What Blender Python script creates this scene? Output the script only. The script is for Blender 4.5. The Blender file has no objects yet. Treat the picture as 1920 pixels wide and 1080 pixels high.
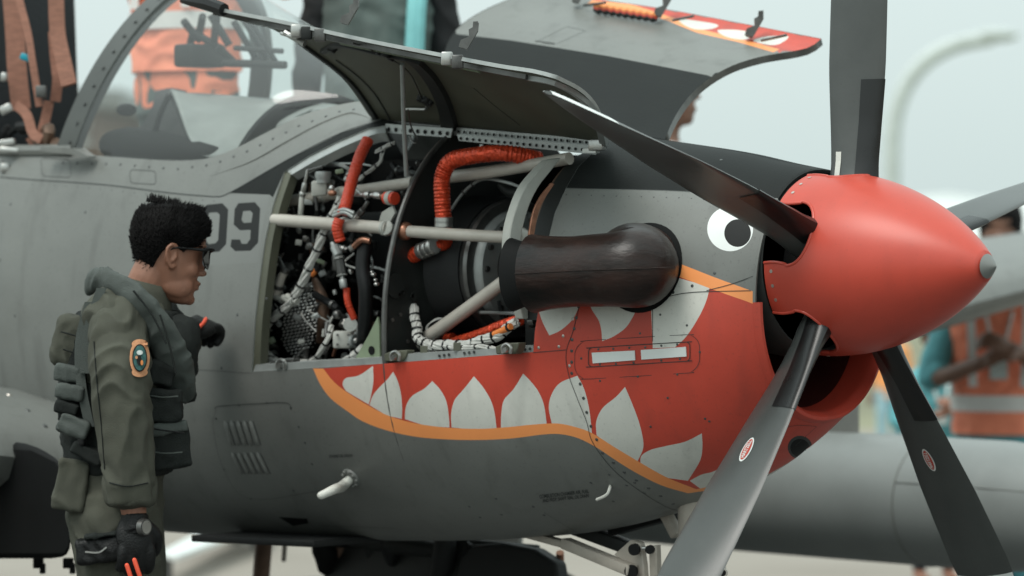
import bpy, bmesh, math, random
import numpy as np
from mathutils import Vector, Matrix, noise
from mathutils.bvhtree import BVHTree
from mathutils.geometry import delaunay_2d_cdt
random.seed(7); rng = np.random.default_rng(7)
SC = bpy.context.scene; COL = SC.collection
R = math.radians

# ------------------------------------------------------------------ camera
# World: X = aircraft nose direction, -Y = side towards the photographer, Z up, origin = propeller hub
D = 9.0; F = 6570.0; PHI = R(49)
CAM = np.array([D*math.cos(PHI), -D*math.sin(PHI), 0.03])
AZ = math.atan2(-CAM[1], -CAM[0]) + math.atan(595/F); PIT = -math.atan(70/F)
FW = np.array([math.cos(AZ)*math.cos(PIT), math.sin(AZ)*math.cos(PIT), math.sin(PIT)])
RT = np.cross(FW, [0, 0, 1]); RT /= np.linalg.norm(RT); UP = np.cross(RT, FW)
GZ = -1.66
cam = bpy.data.cameras.new('camera'); camo = bpy.data.objects.new('camera', cam); COL.objects.link(camo)
cam.sensor_width = 36; cam.lens = 36*F/1920; cam.clip_end = 3000; cam.clip_start = .1
cam.dof.use_dof = True; cam.dof.focus_distance = 8.85; cam.dof.aperture_fstop = 2.6
camo.matrix_world = Matrix(((RT[0], UP[0], -FW[0], CAM[0]), (RT[1], UP[1], -FW[1], CAM[1]), (RT[2], UP[2], -FW[2], CAM[2]), (0, 0, 0, 1)))
SC.camera = camo
# ------------------------------------------------------------------ world, sun, exposure
SUN_EL = R(58); SUN_AZ = AZ + math.pi + R(-38)      # azimuth the light comes FROM (world angle from +X)
world = bpy.data.worlds.new('World'); SC.world = world; world.use_nodes = True
nt = world.node_tree; nt.nodes.clear()
sky = nt.nodes.new('ShaderNodeTexSky'); sky.sky_type = 'NISHITA'; sky.sun_disc = False
sky.sun_elevation = SUN_EL; sky.sun_rotation = math.pi/2 - SUN_AZ; sky.air_density = 1.0; sky.dust_density = 4.0; sky.ozone_density = 1.0
hs = nt.nodes.new('ShaderNodeHueSaturation'); hs.inputs['Saturation'].default_value = .22
mx = nt.nodes.new('ShaderNodeMix'); mx.data_type = 'RGBA'; mx.inputs['Factor'].default_value = .70   # overcast veil over the clear sky
mx.inputs[7].default_value = (8.7, 10.3, 10.1, 1)
bg = nt.nodes.new('ShaderNodeBackground'); bg.inputs['Strength'].default_value = .105
wo = nt.nodes.new('ShaderNodeOutputWorld')
# overcast sky: brighter towards the zenith (about 1.6x), as real cloud cover is
tcw = nt.nodes.new('ShaderNodeTexCoord'); sx = nt.nodes.new('ShaderNodeSeparateXYZ'); mrw = nt.nodes.new('ShaderNodeMapRange'); vm = nt.nodes.new('ShaderNodeVectorMath'); vm.operation = 'SCALE'
mrw.inputs[1].default_value = 0; mrw.inputs[2].default_value = 1; mrw.inputs[3].default_value = .95; mrw.inputs[4].default_value = 1.7
nt.links.new(tcw.outputs['Generated'], sx.inputs[0]); nt.links.new(sx.outputs[2], mrw.inputs[0]); nt.links.new(mrw.outputs[0], vm.inputs['Scale'])
nt.links.new(sky.outputs[0], hs.inputs['Color']); nt.links.new(hs.outputs[0], mx.inputs[6]); nt.links.new(mx.outputs[2], vm.inputs[0]); nt.links.new(vm.outputs[0], bg.inputs[0]); nt.links.new(bg.outputs[0], wo.inputs[0])
sun = bpy.data.lights.new('sun', 'SUN'); suno = bpy.data.objects.new('sun', sun); COL.objects.link(suno)
sun.energy = 1.7; sun.angle = R(28); sun.color = (1, .96, .9)
sd = Vector((math.cos(SUN_AZ)*math.cos(SUN_EL), math.sin(SUN_AZ)*math.cos(SUN_EL), math.sin(SUN_EL)))
suno.rotation_euler = sd.to_track_quat('Z', 'Y').to_euler()
SC.view_settings.view_transform = 'Standard'; SC.view_settings.look = 'None'; SC.view_settings.gamma = 1; SC.view_settings.exposure = 0.0
SC.cycles.max_bounces = 8; SC.cycles.transparent_max_bounces = 12

# ------------------------------------------------------------------ helpers
def ray(px, py):
    d = FW*F + RT*(px-960) + UP*(540-py); return d/np.linalg.norm(d)
def P(px, py, y):                       # the point of the vertical plane y = const seen at a photo position
    d = ray(px, py); return CAM + d*((y-CAM[1])/d[1])
def PX(px, py, x):
    d = ray(px, py); return CAM + d*((x-CAM[0])/d[0])
def at(px, py, dep):                    # point at a given distance along the view axis
    return CAM + (FW + RT*(px-960)/F + UP*(540-py)/F)*dep
def grnd(px, py):
    d = ray(px, py); return CAM + d*((GZ-CAM[2])/d[2])

def mat(name, col, rough=.5, metal=0, var=.12, scale=6, bump=.0, bscale=60, spec=.5, stretch=(1, 1, 1), var2=None, coat=0, emit=0, sheen=0, grime=0):
    m = bpy.data.materials.new(name); m.use_nodes = True; n = m.node_tree.nodes; l = m.node_tree.links
    b = n['Principled BSDF']; b.inputs['Roughness'].default_value = rough; b.inputs['Metallic'].default_value = metal
    b.inputs['Specular IOR Level'].default_value = spec
    if coat: b.inputs['Coat Weight'].default_value = coat; b.inputs['Coat Roughness'].default_value = .12
    if sheen: b.inputs['Sheen Weight'].default_value = sheen
    tc = n.new('ShaderNodeTexCoord'); mp = n.new('ShaderNodeMapping'); mp.inputs['Scale'].default_value = stretch
    l.new(tc.outputs['Object'], mp.inputs[0])
    ns = n.new('ShaderNodeTexNoise'); ns.inputs['Scale'].default_value = scale; ns.inputs['Detail'].default_value = 7; ns.inputs['Roughness'].default_value = .62
    l.new(mp.outputs[0], ns.inputs['Vector'])
    cr = n.new('ShaderNodeValToRGB'); cr.color_ramp.elements[0].position = .3; cr.color_ramp.elements[1].position = .72
    c = np.array(col[:3]); a = np.clip(c*(1-var), 0, 1); d = np.clip(c*(1+var), 0, 1) if var2 is None else np.array(var2)
    cr.color_ramp.elements[0].color = (*a, 1); cr.color_ramp.elements[1].color = (*d, 1)
    l.new(ns.outputs['Fac'], cr.inputs[0]); l.new(cr.outputs[0], b.inputs['Base Color'])
    if grime:                          # fine speckle and long run-down streaks of dirt
        def layer(sc, st, lo, hi, src):
            m2 = n.new('ShaderNodeMapping'); m2.inputs['Scale'].default_value = st; l.new(tc.outputs['Object'], m2.inputs[0]); q = n.new('ShaderNodeTexNoise'); q.inputs['Scale'].default_value = sc; q.inputs['Detail'].default_value = 5; l.new(m2.outputs[0], q.inputs['Vector'])
            g = n.new('ShaderNodeMapRange'); g.inputs[1].default_value = lo; g.inputs[2].default_value = hi; g.inputs[3].default_value = 0; g.inputs[4].default_value = grime; l.new(q.outputs['Fac'], g.inputs[0])
            x = n.new('ShaderNodeMix'); x.data_type = 'RGBA'; l.new(g.outputs[0], x.inputs['Factor']); l.new(src, x.inputs[6]); x.inputs[7].default_value = (.035, .034, .03, 1); return x.outputs[2]
        o1 = layer(120, (1, 1, 1), .60, .75, cr.outputs[0]); o2 = layer(5, (3, 3, .5), .55, .80, o1); l.new(o2, b.inputs['Base Color'])
    rr = n.new('ShaderNodeMapRange'); rr.inputs[3].default_value = max(0, rough-.07); rr.inputs[4].default_value = min(1, rough+.07)
    l.new(ns.outputs['Fac'], rr.inputs[0]); l.new(rr.outputs[0], b.inputs['Roughness'])
    if bump:
        n2 = n.new('ShaderNodeTexNoise'); n2.inputs['Scale'].default_value = bscale; n2.inputs['Detail'].default_value = 3
        bp = n.new('ShaderNodeBump'); bp.inputs['Strength'].default_value = bump; bp.inputs['Distance'].default_value = .01
        l.new(mp.outputs[0], n2.inputs['Vector']); l.new(n2.outputs['Fac'], bp.inputs['Height']); l.new(bp.outputs[0], b.inputs['Normal'])
    if emit:
        b.inputs['Emission Color'].default_value = (*col[:3], 1); b.inputs['Emission Strength'].default_value = emit
    return m

M = {}
M['grey'] = mat('aircraft_grey_paint', (.152, .158, .147), .42, var=.12, scale=3.0, grime=.35, bump=.05, bscale=5, stretch=(1, 1, 1.6))
M['grey_fresh'] = mat('fresh_grey_paint', (.160, .167, .157), .42, var=.05)
M['antiglare'] = mat('antiglare_black_paint', (.013, .015, .0145), .62, var=.2, scale=8, bump=.06, bscale=120, spec=.15)
M['red'] = mat('red_paint', (.50, .058, .034), .44, grime=.22, var=.10, scale=5, bump=.015, bscale=14)
M['spin_red'] = mat('spinner_red_paint', (.49, .060, .036), .36, grime=.10, var=.08, scale=5, bump=.01, bscale=30)
M['orange'] = mat('orange_paint', (.86, .31, .10), .42, var=.05)
M['tooth'] = mat('tooth_white_paint', (.60, .60, .55), .42, grime=.22, var=.08, scale=8)
M['white'] = mat('white_paint', (.72, .75, .73), .4, var=.05)
M['numblack'] = mat('number_paint', (.014, .015, .015), .6, var=.2, spec=.25)
M['tube'] = mat('mount_tube_paint', (.46, .43, .38), .38, var=.10, scale=14)
M['tube2'] = mat('engine_ring_paint', (.40, .405, .37), .45, var=.12, scale=10)
M['foil'] = mat('red_foil_wrap', (.66, .07, .025), .30, metal=.45, var=.35, scale=45, bump=.6, bscale=75)
M['hose_red'] = mat('red_silicone_hose', (.60, .055, .02), .42, var=.15, scale=40, bump=.3, bscale=300)
M['charcoal'] = mat('charcoal_bulkhead', (.016, .018, .017), .5, spec=.3, var=.3, scale=9, bump=.05)
M['black'] = mat('soot_black', (.005, .0055, .0055), .7, var=.3, spec=.2)
M['rubber'] = mat('black_rubber', (.009, .010, .0105), .5, var=.2, spec=.3, bump=.1, bscale=200)
M['steel'] = mat('steel', (.46, .46, .44), .3, metal=.85, var=.2, scale=20)
M['dsteel'] = mat('dark_steel', (.13, .13, .125), .36, metal=.75, var=.35, scale=16)
M['alu'] = mat('aluminium_rail', (.36, .38, .37), .42, metal=.35, var=.15, scale=18)
M['olive'] = mat('olive_primer', (.085, .088, .062), .55, var=.2, scale=5, bump=.03)
M['olive2'] = mat('pale_green_primer', (.20, .25, .165), .5, var=.12)
M['wire'] = mat('pale_wire_loom', (.50, .50, .47), .5, var=.2, scale=60)
M['seam'] = mat('panel_gap', (.03, .033, .032), .7, var=.2)
M['rivet'] = mat('rivet_grey', (.075, .08, .078), .4, metal=.3, var=.3, scale=30)
M['rivet_lt'] = mat('bright_screw', (.55, .5, .45), .3, metal=.7, var=.2)
M['copper'] = mat('copper_fitting', (.42, .20, .13), .35, metal=.7, var=.3, scale=30)
M['orangetag'] = mat('orange_tag', (.75, .22, .05), .5)
M['exhaust'] = mat('heat_stained_exhaust', (.007, .0068, .0065), .34, metal=.0, spec=.32, var=.3, scale=6, var2=(.032, .016, .0125), stretch=(1, 1, 3), grime=.5, bump=.15, bscale=30)
M['blade'] = mat('propeller_blade_paint', (.060, .065, .062), .33, grime=.2, var=.12, scale=8, bump=.02, bscale=200)
M['boot'] = mat('black_deice_boot', (.006, .0065, .0065), .28, var=.2, bump=.03, bscale=30)
M['earth'] = mat('brown_grease_metal', (.16, .10, .07), .45, metal=.4, var=.4, scale=14)
M['geartan'] = mat('gear_leg_paint', (.40, .36, .31), .45, var=.2, scale=10)

def link(name, me, m=None, parent=None, smooth=True):
    o = bpy.data.objects.new(name, me); COL.objects.link(o)
    if m is not None and len(me.materials) == 0: me.materials.append(m)
    if smooth: me.shade_smooth()
    if parent: o.parent = parent
    return o
def tag(o, label=None, cat=None, group=None, kind=None):
    if label: o['label'] = label
    if cat: o['category'] = cat
    if group: o['group'] = group
    if kind: o['kind'] = kind
    return o
def empty(name, loc=(0, 0, 0)):
    o = bpy.data.objects.new(name, None); COL.objects.link(o); o.location = loc; o.empty_display_size = .05; return o

def catmull(pts, n=6, closed=False):
    pts = [np.array(p, float) for p in pts]; out = []; N = len(pts)
    if N < 3: return [pts[0]+(pts[-1]-pts[0])*i/n for i in range(n+1)]
    rngi = range(N) if closed else range(N-1)
    for i in rngi:
        if closed: p0, p1, p2, p3 = pts[i-1], pts[i], pts[(i+1) % N], pts[(i+2) % N]
        else:
            p1, p2 = pts[i], pts[i+1]; p0 = pts[i-1] if i > 0 else 2*p1-p2; p3 = pts[i+2] if i+2 < N else 2*p2-p1
        for k in range(n):
            t = k/n; out.append(.5*((2*p1)+(-p0+p2)*t+(2*p0-5*p1+4*p2-p3)*t*t+(-p0+3*p1-3*p2+p3)*t**3))
    if not closed: out.append(pts[-1])
    return out
def corners(pts, n=5):                 # closed outline; points with a third value 1 are sharp corners
    k = [i for i, p in enumerate(pts) if len(p) > 2 and p[2]]
    q = [p[:2] for p in pts]
    if not k: return [tuple(v) for v in catmull(q, n, True)]
    out = []
    for a, b in zip(k, k[1:]+[k[0]+len(pts)]):
        seg = [q[i % len(pts)] for i in range(a, b+1)]
        c = catmull(seg, n) if len(seg) > 2 else [np.array(seg[0])+(np.array(seg[1])-np.array(seg[0]))*i/8 for i in range(9)]
        out += [tuple(v) for v in c[:-1]]
    return out
def dens(pts, step=6, closed=True):
    out = []; n = len(pts)
    for i in range(n if closed else n-1):
        a = np.array(pts[i][:2], float); b = np.array(pts[(i+1) % n][:2], float); k = max(1, int(np.linalg.norm(b-a)/step))
        out += [tuple(a+(b-a)*j/k) for j in range(k)]
    if not closed: out.append(tuple(pts[-1][:2]))
    return out

class MB:
    def __init__(s): s.v = []; s.f = []
    def add(s, v, f):
        o = len(s.v); s.v += [tuple(map(float, p)) for p in v]; s.f += [tuple(i+o for i in q) for q in f]; return s
    def loft(s, rings, cap=True, closed=True):
        n = len(rings[0]); v = [p for r in rings for p in r]; f = []
        for i in range(len(rings)-1):
            for j in range(n if closed else n-1):
                k = (j+1) % n; f.append((i*n+j, i*n+k, (i+1)*n+k, (i+1)*n+j))
        if cap and closed: f.append(tuple(range(n))[::-1]); f.append(tuple((len(rings)-1)*n+j for j in range(n)))
        return s.add(v, f)
    def tube(s, pts, r, seg=10, sub=0, cap=True, flat=1.0, upv=None, rnd=False):
        if sub: 
            q = catmull(pts, sub); rr = r
            if hasattr(r, '__len__'): rr = np.interp(np.linspace(0, 1, len(q)), np.linspace(0, 1, len(r)), r)
            pts, r = q, rr
        pts = [np.array(p, float) for p in pts]
        if not hasattr(r, '__len__'): r = [r]*len(pts)
        r = list(r)
        if rnd:   # hemispherical ends
            d0 = pts[0]-pts[1]; d0 /= np.linalg.norm(d0)+1e-9; d1 = pts[-1]-pts[-2]; d1 /= np.linalg.norm(d1)+1e-9
            A = [(pts[0]+d0*r[0]*math.sin(a), r[0]*math.cos(a)) for a in (R(80), R(50), R(25))]
            B = [(pts[-1]+d1*r[-1]*math.sin(a), r[-1]*math.cos(a)) for a in (R(25), R(50), R(80))]
            pts = [a[0] for a in A]+pts+[b[0] for b in B]; r = [a[1] for a in A]+r+[b[1] for b in B]
        T = []
        for i in range(len(pts)):
            d = pts[min(i+1, len(pts)-1)]-pts[max(i-1, 0)]; T.append(d/(np.linalg.norm(d)+1e-9))
        u = np.array(upv if upv is not None else ([0, 0, 1] if abs(T[0][2]) < .9 else [1, 0, 0]), float)
        rings = []
        for p, t, ra in zip(pts, T, r):
            u = u-t*(u@t); u /= np.linalg.norm(u)+1e-9; w = np.cross(t, u)
            rings.append([p+ra*(math.cos(2*math.pi*j/seg)*u+flat*math.sin(2*math.pi*j/seg)*w) for j in range(seg)])
        return s.loft(rings, cap)
    def box(s, c, sx, sy, sz, X=None, Y=None, Z=None, bev=0):
        X = np.array(X if X is not None else (1, 0, 0), float); Y = np.array(Y if Y is not None else (0, 1, 0), float); Z = np.array(Z if Z is not None else (0, 0, 1), float); c = np.array(c, float)
        if not bev:
            v = [c+X*sx/2*a+Y*sy/2*b+Z*sz/2*d for d in (-1, 1) for a, b in ((-1, -1), (1, -1), (1, 1), (-1, 1))]
            return s.add(v, [(3, 2, 1, 0), (4, 5, 6, 7), (0, 1, 5, 4), (1, 2, 6, 5), (2, 3, 7, 6), (3, 0, 4, 7)])
        rings = []
        for zz, ins in ((-sz/2, bev), (-sz/2+bev*.3, bev*.3), (-sz/2+bev, 0), (sz/2-bev, 0), (sz/2-bev*.3, bev*.3), (sz/2, bev)):
            ring = []
            for k in range(16):
                a = 2*math.pi*(k+.5)/16; qx = math.copysign(1, math.cos(a)); qy = math.copysign(1, math.sin(a))
                rr = bev; ang = a
                ring.append(c+Z*zz+X*(qx*(sx/2-rr)+(rr-ins)*math.cos(ang))+Y*(qy*(sy/2-rr)+(rr-ins)*math.sin(ang)))
            rings.append(ring)
        return s.loft(rings)
    def ell(s, c, rx, ry, rz, X=None, Y=None, Z=None, n=12, m=8):
        X = np.array(X if X is not None else (1, 0, 0), float); Y = np.array(Y if Y is not None else (0, 1, 0), float); Z = np.array(Z if Z is not None else (0, 0, 1), float); c = np.array(c, float)
        rings = []
        for i in range(1, m):
            b = math.pi*i/m-math.pi/2
            rings.append([c+X*rx*math.cos(b)*math.cos(2*math.pi*j/n)+Y*ry*math.cos(b)*math.sin(2*math.pi*j/n)+Z*rz*math.sin(b) for j in range(n)])
        return s.loft(rings)
    def disc(s, c, nrm, r, h, seg=16, r2=None):
        c = np.array(c, float); nrm = np.array(nrm, float); nrm /= np.linalg.norm(nrm)
        return s.tube([c, c+nrm*h], [r, r if r2 is None else r2], seg)
    def prism(s, pts, off):              # closed 3D outline thickened by off
        n = len(pts); off = np.array(off, float); a = [np.array(p, float) for p in pts]
        return s.add(a+[p+off for p in a], [tuple(range(n))[::-1], tuple(range(n, 2*n))]+[(i, (i+1) % n, n+(i+1) % n, n+i) for i in range(n)])
    def mesh(s, name='mesh'):
        me = bpy.data.meshes.new(name); me.from_pydata(s.v, [], s.f); me.validate()
        bm = bmesh.new(); bm.from_mesh(me); bmesh.ops.recalc_face_normals(bm, faces=bm.faces); bm.to_mesh(me); bm.free(); return me
    def build(s, name, m, parent=None, smooth=True, bevel=0, autos=True):
        me = s.mesh(name); o = link(name, me, m, parent, smooth)
        if smooth and autos: me.set_sharp_from_angle(angle=R(38))
        if bevel:
            b = o.modifiers.new('bevel', 'BEVEL'); b.width = bevel; b.segments = 2; b.limit_method = 'ANGLE'
        return o

def inpoly(pts, poly):
    x, y = pts[:, 0], pts[:, 1]; ins = np.zeros(len(pts), bool); n = len(poly); j = n-1
    for i in range(n):
        xi, yi = poly[i]; xj, yj = poly[j]
        if yi != yj:
            c = ((yi > y) != (yj > y)) & (x < (xj-xi)*(y-yi)/(yj-yi)+xi); ins ^= c
        j = i
    return ins

class PSurf:
    """Parametric surface: fn(a, b) -> points. Outlines can be laid on it and cut it into separate painted pieces."""
    def __init__(s, fn, a, b, na, nb, ascale=1.0, bscale=1.0):
        s.fn = fn; s.a = a; s.b = b; s.sa = ascale; s.sb = bscale
        A, B = np.meshgrid(np.linspace(*a, na), np.linspace(*b, nb), indexing='ij'); s.A = A.ravel(); s.B = B.ravel()
        V = fn(s.A, s.B); s.V = V; f = []
        for i in range(na-1):
            for j in range(nb-1):
                k = i*nb+j; f += [(k, k+nb, k+nb+1), (k, k+nb+1, k+1)]
        s.f = f; s.bvh = BVHTree.FromPolygons([tuple(v) for v in V], f)
    def _par(s, loc, idx):
        i, j, k = s.f[idx]; a, b, c = s.V[i], s.V[j], s.V[k]; q = np.array(loc)
        v0, v1, v2 = b-a, c-a, q-a; d00, d01, d11, d20, d21 = v0@v0, v0@v1, v1@v1, v2@v0, v2@v1; den = d00*d11-d01*d01+1e-20
        v = (d11*d20-d01*d21)/den; w = (d00*d21-d01*d20)/den; u = 1-v-w
        return (u*s.A[i]+v*s.A[j]+w*s.A[k], u*s.B[i]+v*s.B[j]+w*s.B[k])
    def hit(s, px, py):
        d = ray(px, py); loc, n, idx, dist = s.bvh.ray_cast(Vector(CAM), Vector(d), 100)
        if idx is None:
            # nearest silhouette point: march the ray and take the closest surface point
            best = None
            for t in np.linspace(7.5, 12.5, 60):
                r = s.bvh.find_nearest(Vector(CAM+d*t))
                if best is None or r[3] < best[0]: best = (r[3], r[0], r[2])
            loc, idx = best[1], best[2]
        return s._par(loc, idx)
    def hits(s, pts): return [s.hit(p[0], p[1]) for p in pts]
    def pos(s, a, b): return s.fn(np.array([a]), np.array([b]))[0]
    def nrm(s, A, B, flip=1):
        e = 1e-3; A = np.asarray(A, float); B = np.asarray(B, float)
        da = s.fn(np.clip(A+e, *s.a), B)-s.fn(np.clip(A-e, *s.a), B); eb = e*.3
        db = s.fn(A, np.clip(B+eb, *s.b))-s.fn(A, np.clip(B-eb, *s.b))
        n = np.cross(da, db); n /= np.linalg.norm(n, axis=1)[:, None]+1e-12; return n*flip
    def pn(s, px, py, off=0.0):
        a, b = s.hit(px, py); n = s.nrm([a], [b], s.flip)[0]; return s.pos(a, b)+n*off, n
    flip = 1
    def cut(s, base, regions, na, nb, parent, off=0.0, flip=1):
        """regions: (name, outline in (a,b), material, extra props); name None = hole; later ones win."""
        s.flip = flip
        A, B = np.meshgrid(np.linspace(*s.a, na), np.linspace(*s.b, nb), indexing='ij')
        pts = list(zip(A.ravel()*s.sa, B.ravel()*s.sb)); edges = []
        # jitter the inner grid a bit so that no triangle row shows
        # outline
        c = len(pts)
        ring = [(i*nb) for i in range(na)]+[(na-1)*nb+j for j in range(1, nb)]+[i*nb+nb-1 for i in range(na-2, -1, -1)]+[j for j in range(nb-2, 0, -1)]
        edges += list(zip(ring, ring[1:]+ring[:1]))
        polys = []
        for r in regions:
            q = [(p[0]*s.sa, p[1]*s.sb) for p in r[1]]; k = len(pts); pts += q; n = len(q)
            edges += [(k+i, k+(i+1) % n) for i in range(n)]; polys.append(q)
        lo = np.array([s.a[0]*s.sa, s.b[0]*s.sb]); hi = np.array([s.a[1]*s.sa, s.b[1]*s.sb])
        V = [Vector(np.clip(p, lo, hi)) for p in pts]
        r = delaunay_2d_cdt(V, edges, [], 0, 1e-6)
        vs = np.array([tuple(v) for v in r[0]]); fs = np.array([tuple(f) for f in r[2] if len(f) == 3])
        cen = vs[fs].mean(1); lab = np.zeros(len(fs), int)
        for i, q in enumerate(polys): lab[inpoly(cen, q)] = i+1
        a = vs[:, 0]/s.sa; b = vs[:, 1]/s.sb; a = np.clip(a, *s.a); b = np.clip(b, *s.b)
        pos = s.fn(a, b); nr = s.nrm(a, b, flip); pos = pos+nr*off; out = []
        for li in range(len(regions)+1):
            name, m = (base[0], base[1]) if li == 0 else (regions[li-1][0], regions[li-1][2])
            if name is None: continue
            sel = fs[lab == li]
            if len(sel) == 0: continue
            used, inv = np.unique(sel, return_inverse=True); tri = inv.reshape(-1, 3)
            # orient the triangles with the normals
            pp = pos[used]; g = np.cross(pp[tri[:, 1]]-pp[tri[:, 0]], pp[tri[:, 2]]-pp[tri[:, 0]]); sg = (g*nr[used][tri[:, 0]]).sum(1) < 0
            tri[sg] = tri[sg][:, ::-1]
            me = bpy.data.meshes.new(name); me.from_pydata([tuple(p) for p in pp], [], [tuple(int(x) for x in t) for t in tri])
            o = link(name, me, m, parent); me.normals_split_custom_set_from_vertices([tuple(x) for x in nr[used]])
            if li > 0 and len(regions[li-1]) > 3 and regions[li-1][3]:
                for k2, v2 in regions[li-1][3].items(): o[k2] = v2
            out.append(o)
        return out
    def ribbon(s, mb, line, w, off=.0012, closed=False):
        """a narrow strip following a line of (a,b) on the surface"""
        pts = []
        for a, b in line:
            n = s.nrm([a], [b], s.flip)[0]; pts.append((s.pos(a, b)+n*off, n))
        N = len(pts); L = []
        for i in range(N):
            p, n = pts[i]
            if closed: t = pts[(i+1) % N][0]-pts[i-1][0]
            else: t = pts[min(i+1, N-1)][0]-pts[max(i-1, 0)][0]
            sd_ = np.cross(n, t); sd_ /= np.linalg.norm(sd_)+1e-9; L.append((p-sd_*w/2, p+sd_*w/2))
        v = [q for pr in L for q in pr]; k = N if closed else N-1
        mb.add(v, [(2*i, 2*i+1, 2*((i+1) % N)+1, 2*((i+1) % N)) for i in range(k)])
    def dots(s, mb, pxs, r=.004, h=.0015, seg=8):
        for px, py in pxs:
            p, n = s.pn(px, py); mb.tube([p-n*.001, p+n*h*.6, p+n*h], [r, r*.9, r*.4], seg)
def along(pts, step):                   # evenly spaced points on a polyline (photo positions)
    pts = [np.array(p, float) for p in pts]; L = [0]
    for a, b in zip(pts, pts[1:]): L.append(L[-1]+np.linalg.norm(b-a))
    n = max(1, int(round(L[-1]/step))); q = np.linspace(0, L[-1], n+1); A = np.array(pts)
    return [(np.interp(x, L, A[:, 0]), np.interp(x, L, A[:, 1])) for x in q]
# ------------------------------------------------------------------ aircraft
AC = empty('aircraft', (0, 0, GZ)); tag(AC, 'grey turboprop military aircraft with red shark mouth nose and open engine cowls', 'aircraft')
class _Sub:                                       # parts keep world coordinates under the empty
    pass
def kid(o, parent=None):
    o.parent = parent or AC; o.matrix_parent_inverse = Matrix.Translation((0, 0, -GZ)) if (parent is None or parent is AC) else Matrix(); return o
def bld(mb, name, m, parent=None, **k):
    o = mb.build(name, m, None, **k); return kid(o, parent)

ST = np.array([  # x, ztop, zbot, half width, z of max width
 (-5.4, .50, -.50, .30, -.02), (-4.4, .54, -.74, .42, -.08), (-3.6, .56, -.83, .46, -.13), (-3.0, .56, -.845, .47, -.16), (-2.4, .55, -.84, .47, -.18), (-2.0, .52, -.825, .465, -.19),
 (-1.75, .482, -.815, .46, -.19), (-1.4, .432, -.795, .45, -.19), (-1.1, .392, -.77, .435, -.19), (-.8, .352, -.73, .41, -.18), (-.5, .315, -.655, .378, -.165),
 (-.3, .288, -.58, .342, -.15), (-.15, .260, -.495, .302, -.13), (-.03, .240, -.412, .258, -.10)])
_d = np.array(catmull(ST, 10)); _d = _d[np.argsort(_d[:, 0])]
def sec(x): return [np.interp(x, _d[:, 0], _d[:, k]) for k in (1, 2, 3, 4)]
def fus(x, u):
    zt, zb, hw, zc = sec(x); a = 2*np.pi*u; sn, cs = np.sin(a), np.cos(a)
    y = -hw*np.sign(sn)*np.abs(sn)**.92
    h = np.where(cs > 0, zc-zb, zt-zc)
    z = zc-h*np.sign(cs)*np.abs(cs)**.96
    return np.stack([x, y, z], -1)
FUS = PSurf(fus, (-5.4, -.03), (0, 1), 380, 340, 1.0, 2.5)
# hits must land on the near half
FUS.flip = 1
_c = fus(np.array([-2.0]), np.array([.25]))[0]; _n = FUS.nrm([-2.0], [.25], 1)[0]
FLIP = 1 if _n[1] < 0 else -1; FUS.flip = FLIP
_h = FUS.hit
def _hit(px, py):
    a, b = _h(px, py); return (a, 0.0) if b > .75 else (a, b)
FUS.hit = _hit
def mir(poly): return [(a, 1-b) for a, b in poly][::-1]

OPEN = [(533, 322), (512, 385), (497, 450), (487, 520), (478, 600), (472, 697), (700, 683), (1000, 660), (1003, 620), (1010, 578), (1018, 530), (1024, 480), (1030, 442), (1040, 400), (1062, 352), (1085, 312), (1110, 288), (1137, 273), (900, 250), (722, 236), (690, 241), (640, 262), (580, 292)]
open_ab = FUS.hits(dens(OPEN, 8))
def uab(px, py): return FUS.hit(px, py)
# cockpit cut: windshield foot line then sill
FOOT = [(62, 287), (110, 288), (200, 293), (300, 300), (360, 300), (400, 294), (450, 274), (500, 248), (560, 219), (620, 200), (665, 191), (700, 188)]
foot = FUS.hits(catmull(FOOT, 5)); foot = [p for p in foot]
a_tip = max(p[0] for p in foot)
sill_u = foot[0][1]
near = [(-5.0, sill_u)] + foot + [(a_tip+.03, .5)]
cock = near + [(a, 1-b) for a, b in near[::-1]]

def sm(pts, n=5): return FUS.hits(dens(corners(pts, n), 7))
BOUT = [(587, 691), (600, 720), (620, 747), (650, 770), (680, 790), (725, 807), (780, 819), (840, 824), (900, 825), (960, 822), (1015, 815), (1050, 814), (1085, 822), (1120, 840), (1150, 860), (1190, 885), (1240, 910), (1290, 925)]
BIN = [(606, 691), (625, 715), (650, 735), (690, 760), (730, 780), (780, 794), (840, 802), (900, 804), (950, 801), (1000, 796), (1045, 794), (1080, 801), (1110, 812), (1150, 837), (1200, 867), (1250, 895), (1305, 917)]
bo = FUS.hits(catmull(BOUT, 4)); bi = FUS.hits(catmull(BIN, 4))
# the band runs on under the belly to the centre line
bo = bo+[(bo[-1][0]+.06, bo[-1][1]*.55), (bo[-1][0]+.10, 0.0)]; bi = bi+[(bi[-1][0]+.07, bi[-1][1]*.5), (bi[-1][0]+.10, 0.0)]
stU = FUS.hits(catmull([(1150, 452), (1265, 491), (1340, 520), (1400, 542)], 8)); stL = FUS.hits(catmull([(1150, 478), (1262, 515), (1340, 544), (1400, 565)], 8))
front = -.03
stU.append((front, stU[-1][1]-.004)); stL.append((front, stL[-1][1]-.004))
print('stripe', stU[-4:], stL[-4:], 'tip', a_tip, sill_u)
openlow = FUS.hits(dens([(1150, 478), (1018, 520), (1010, 578), (1003, 620), (1000, 660), (700, 683), (606, 691)], 8, False))
red = bi + [(front, 0.0)] + stL[::-1] + openlow[1:-1]
band = bo + bi[::-1]
stripe = stU + stL[::-1]
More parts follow.
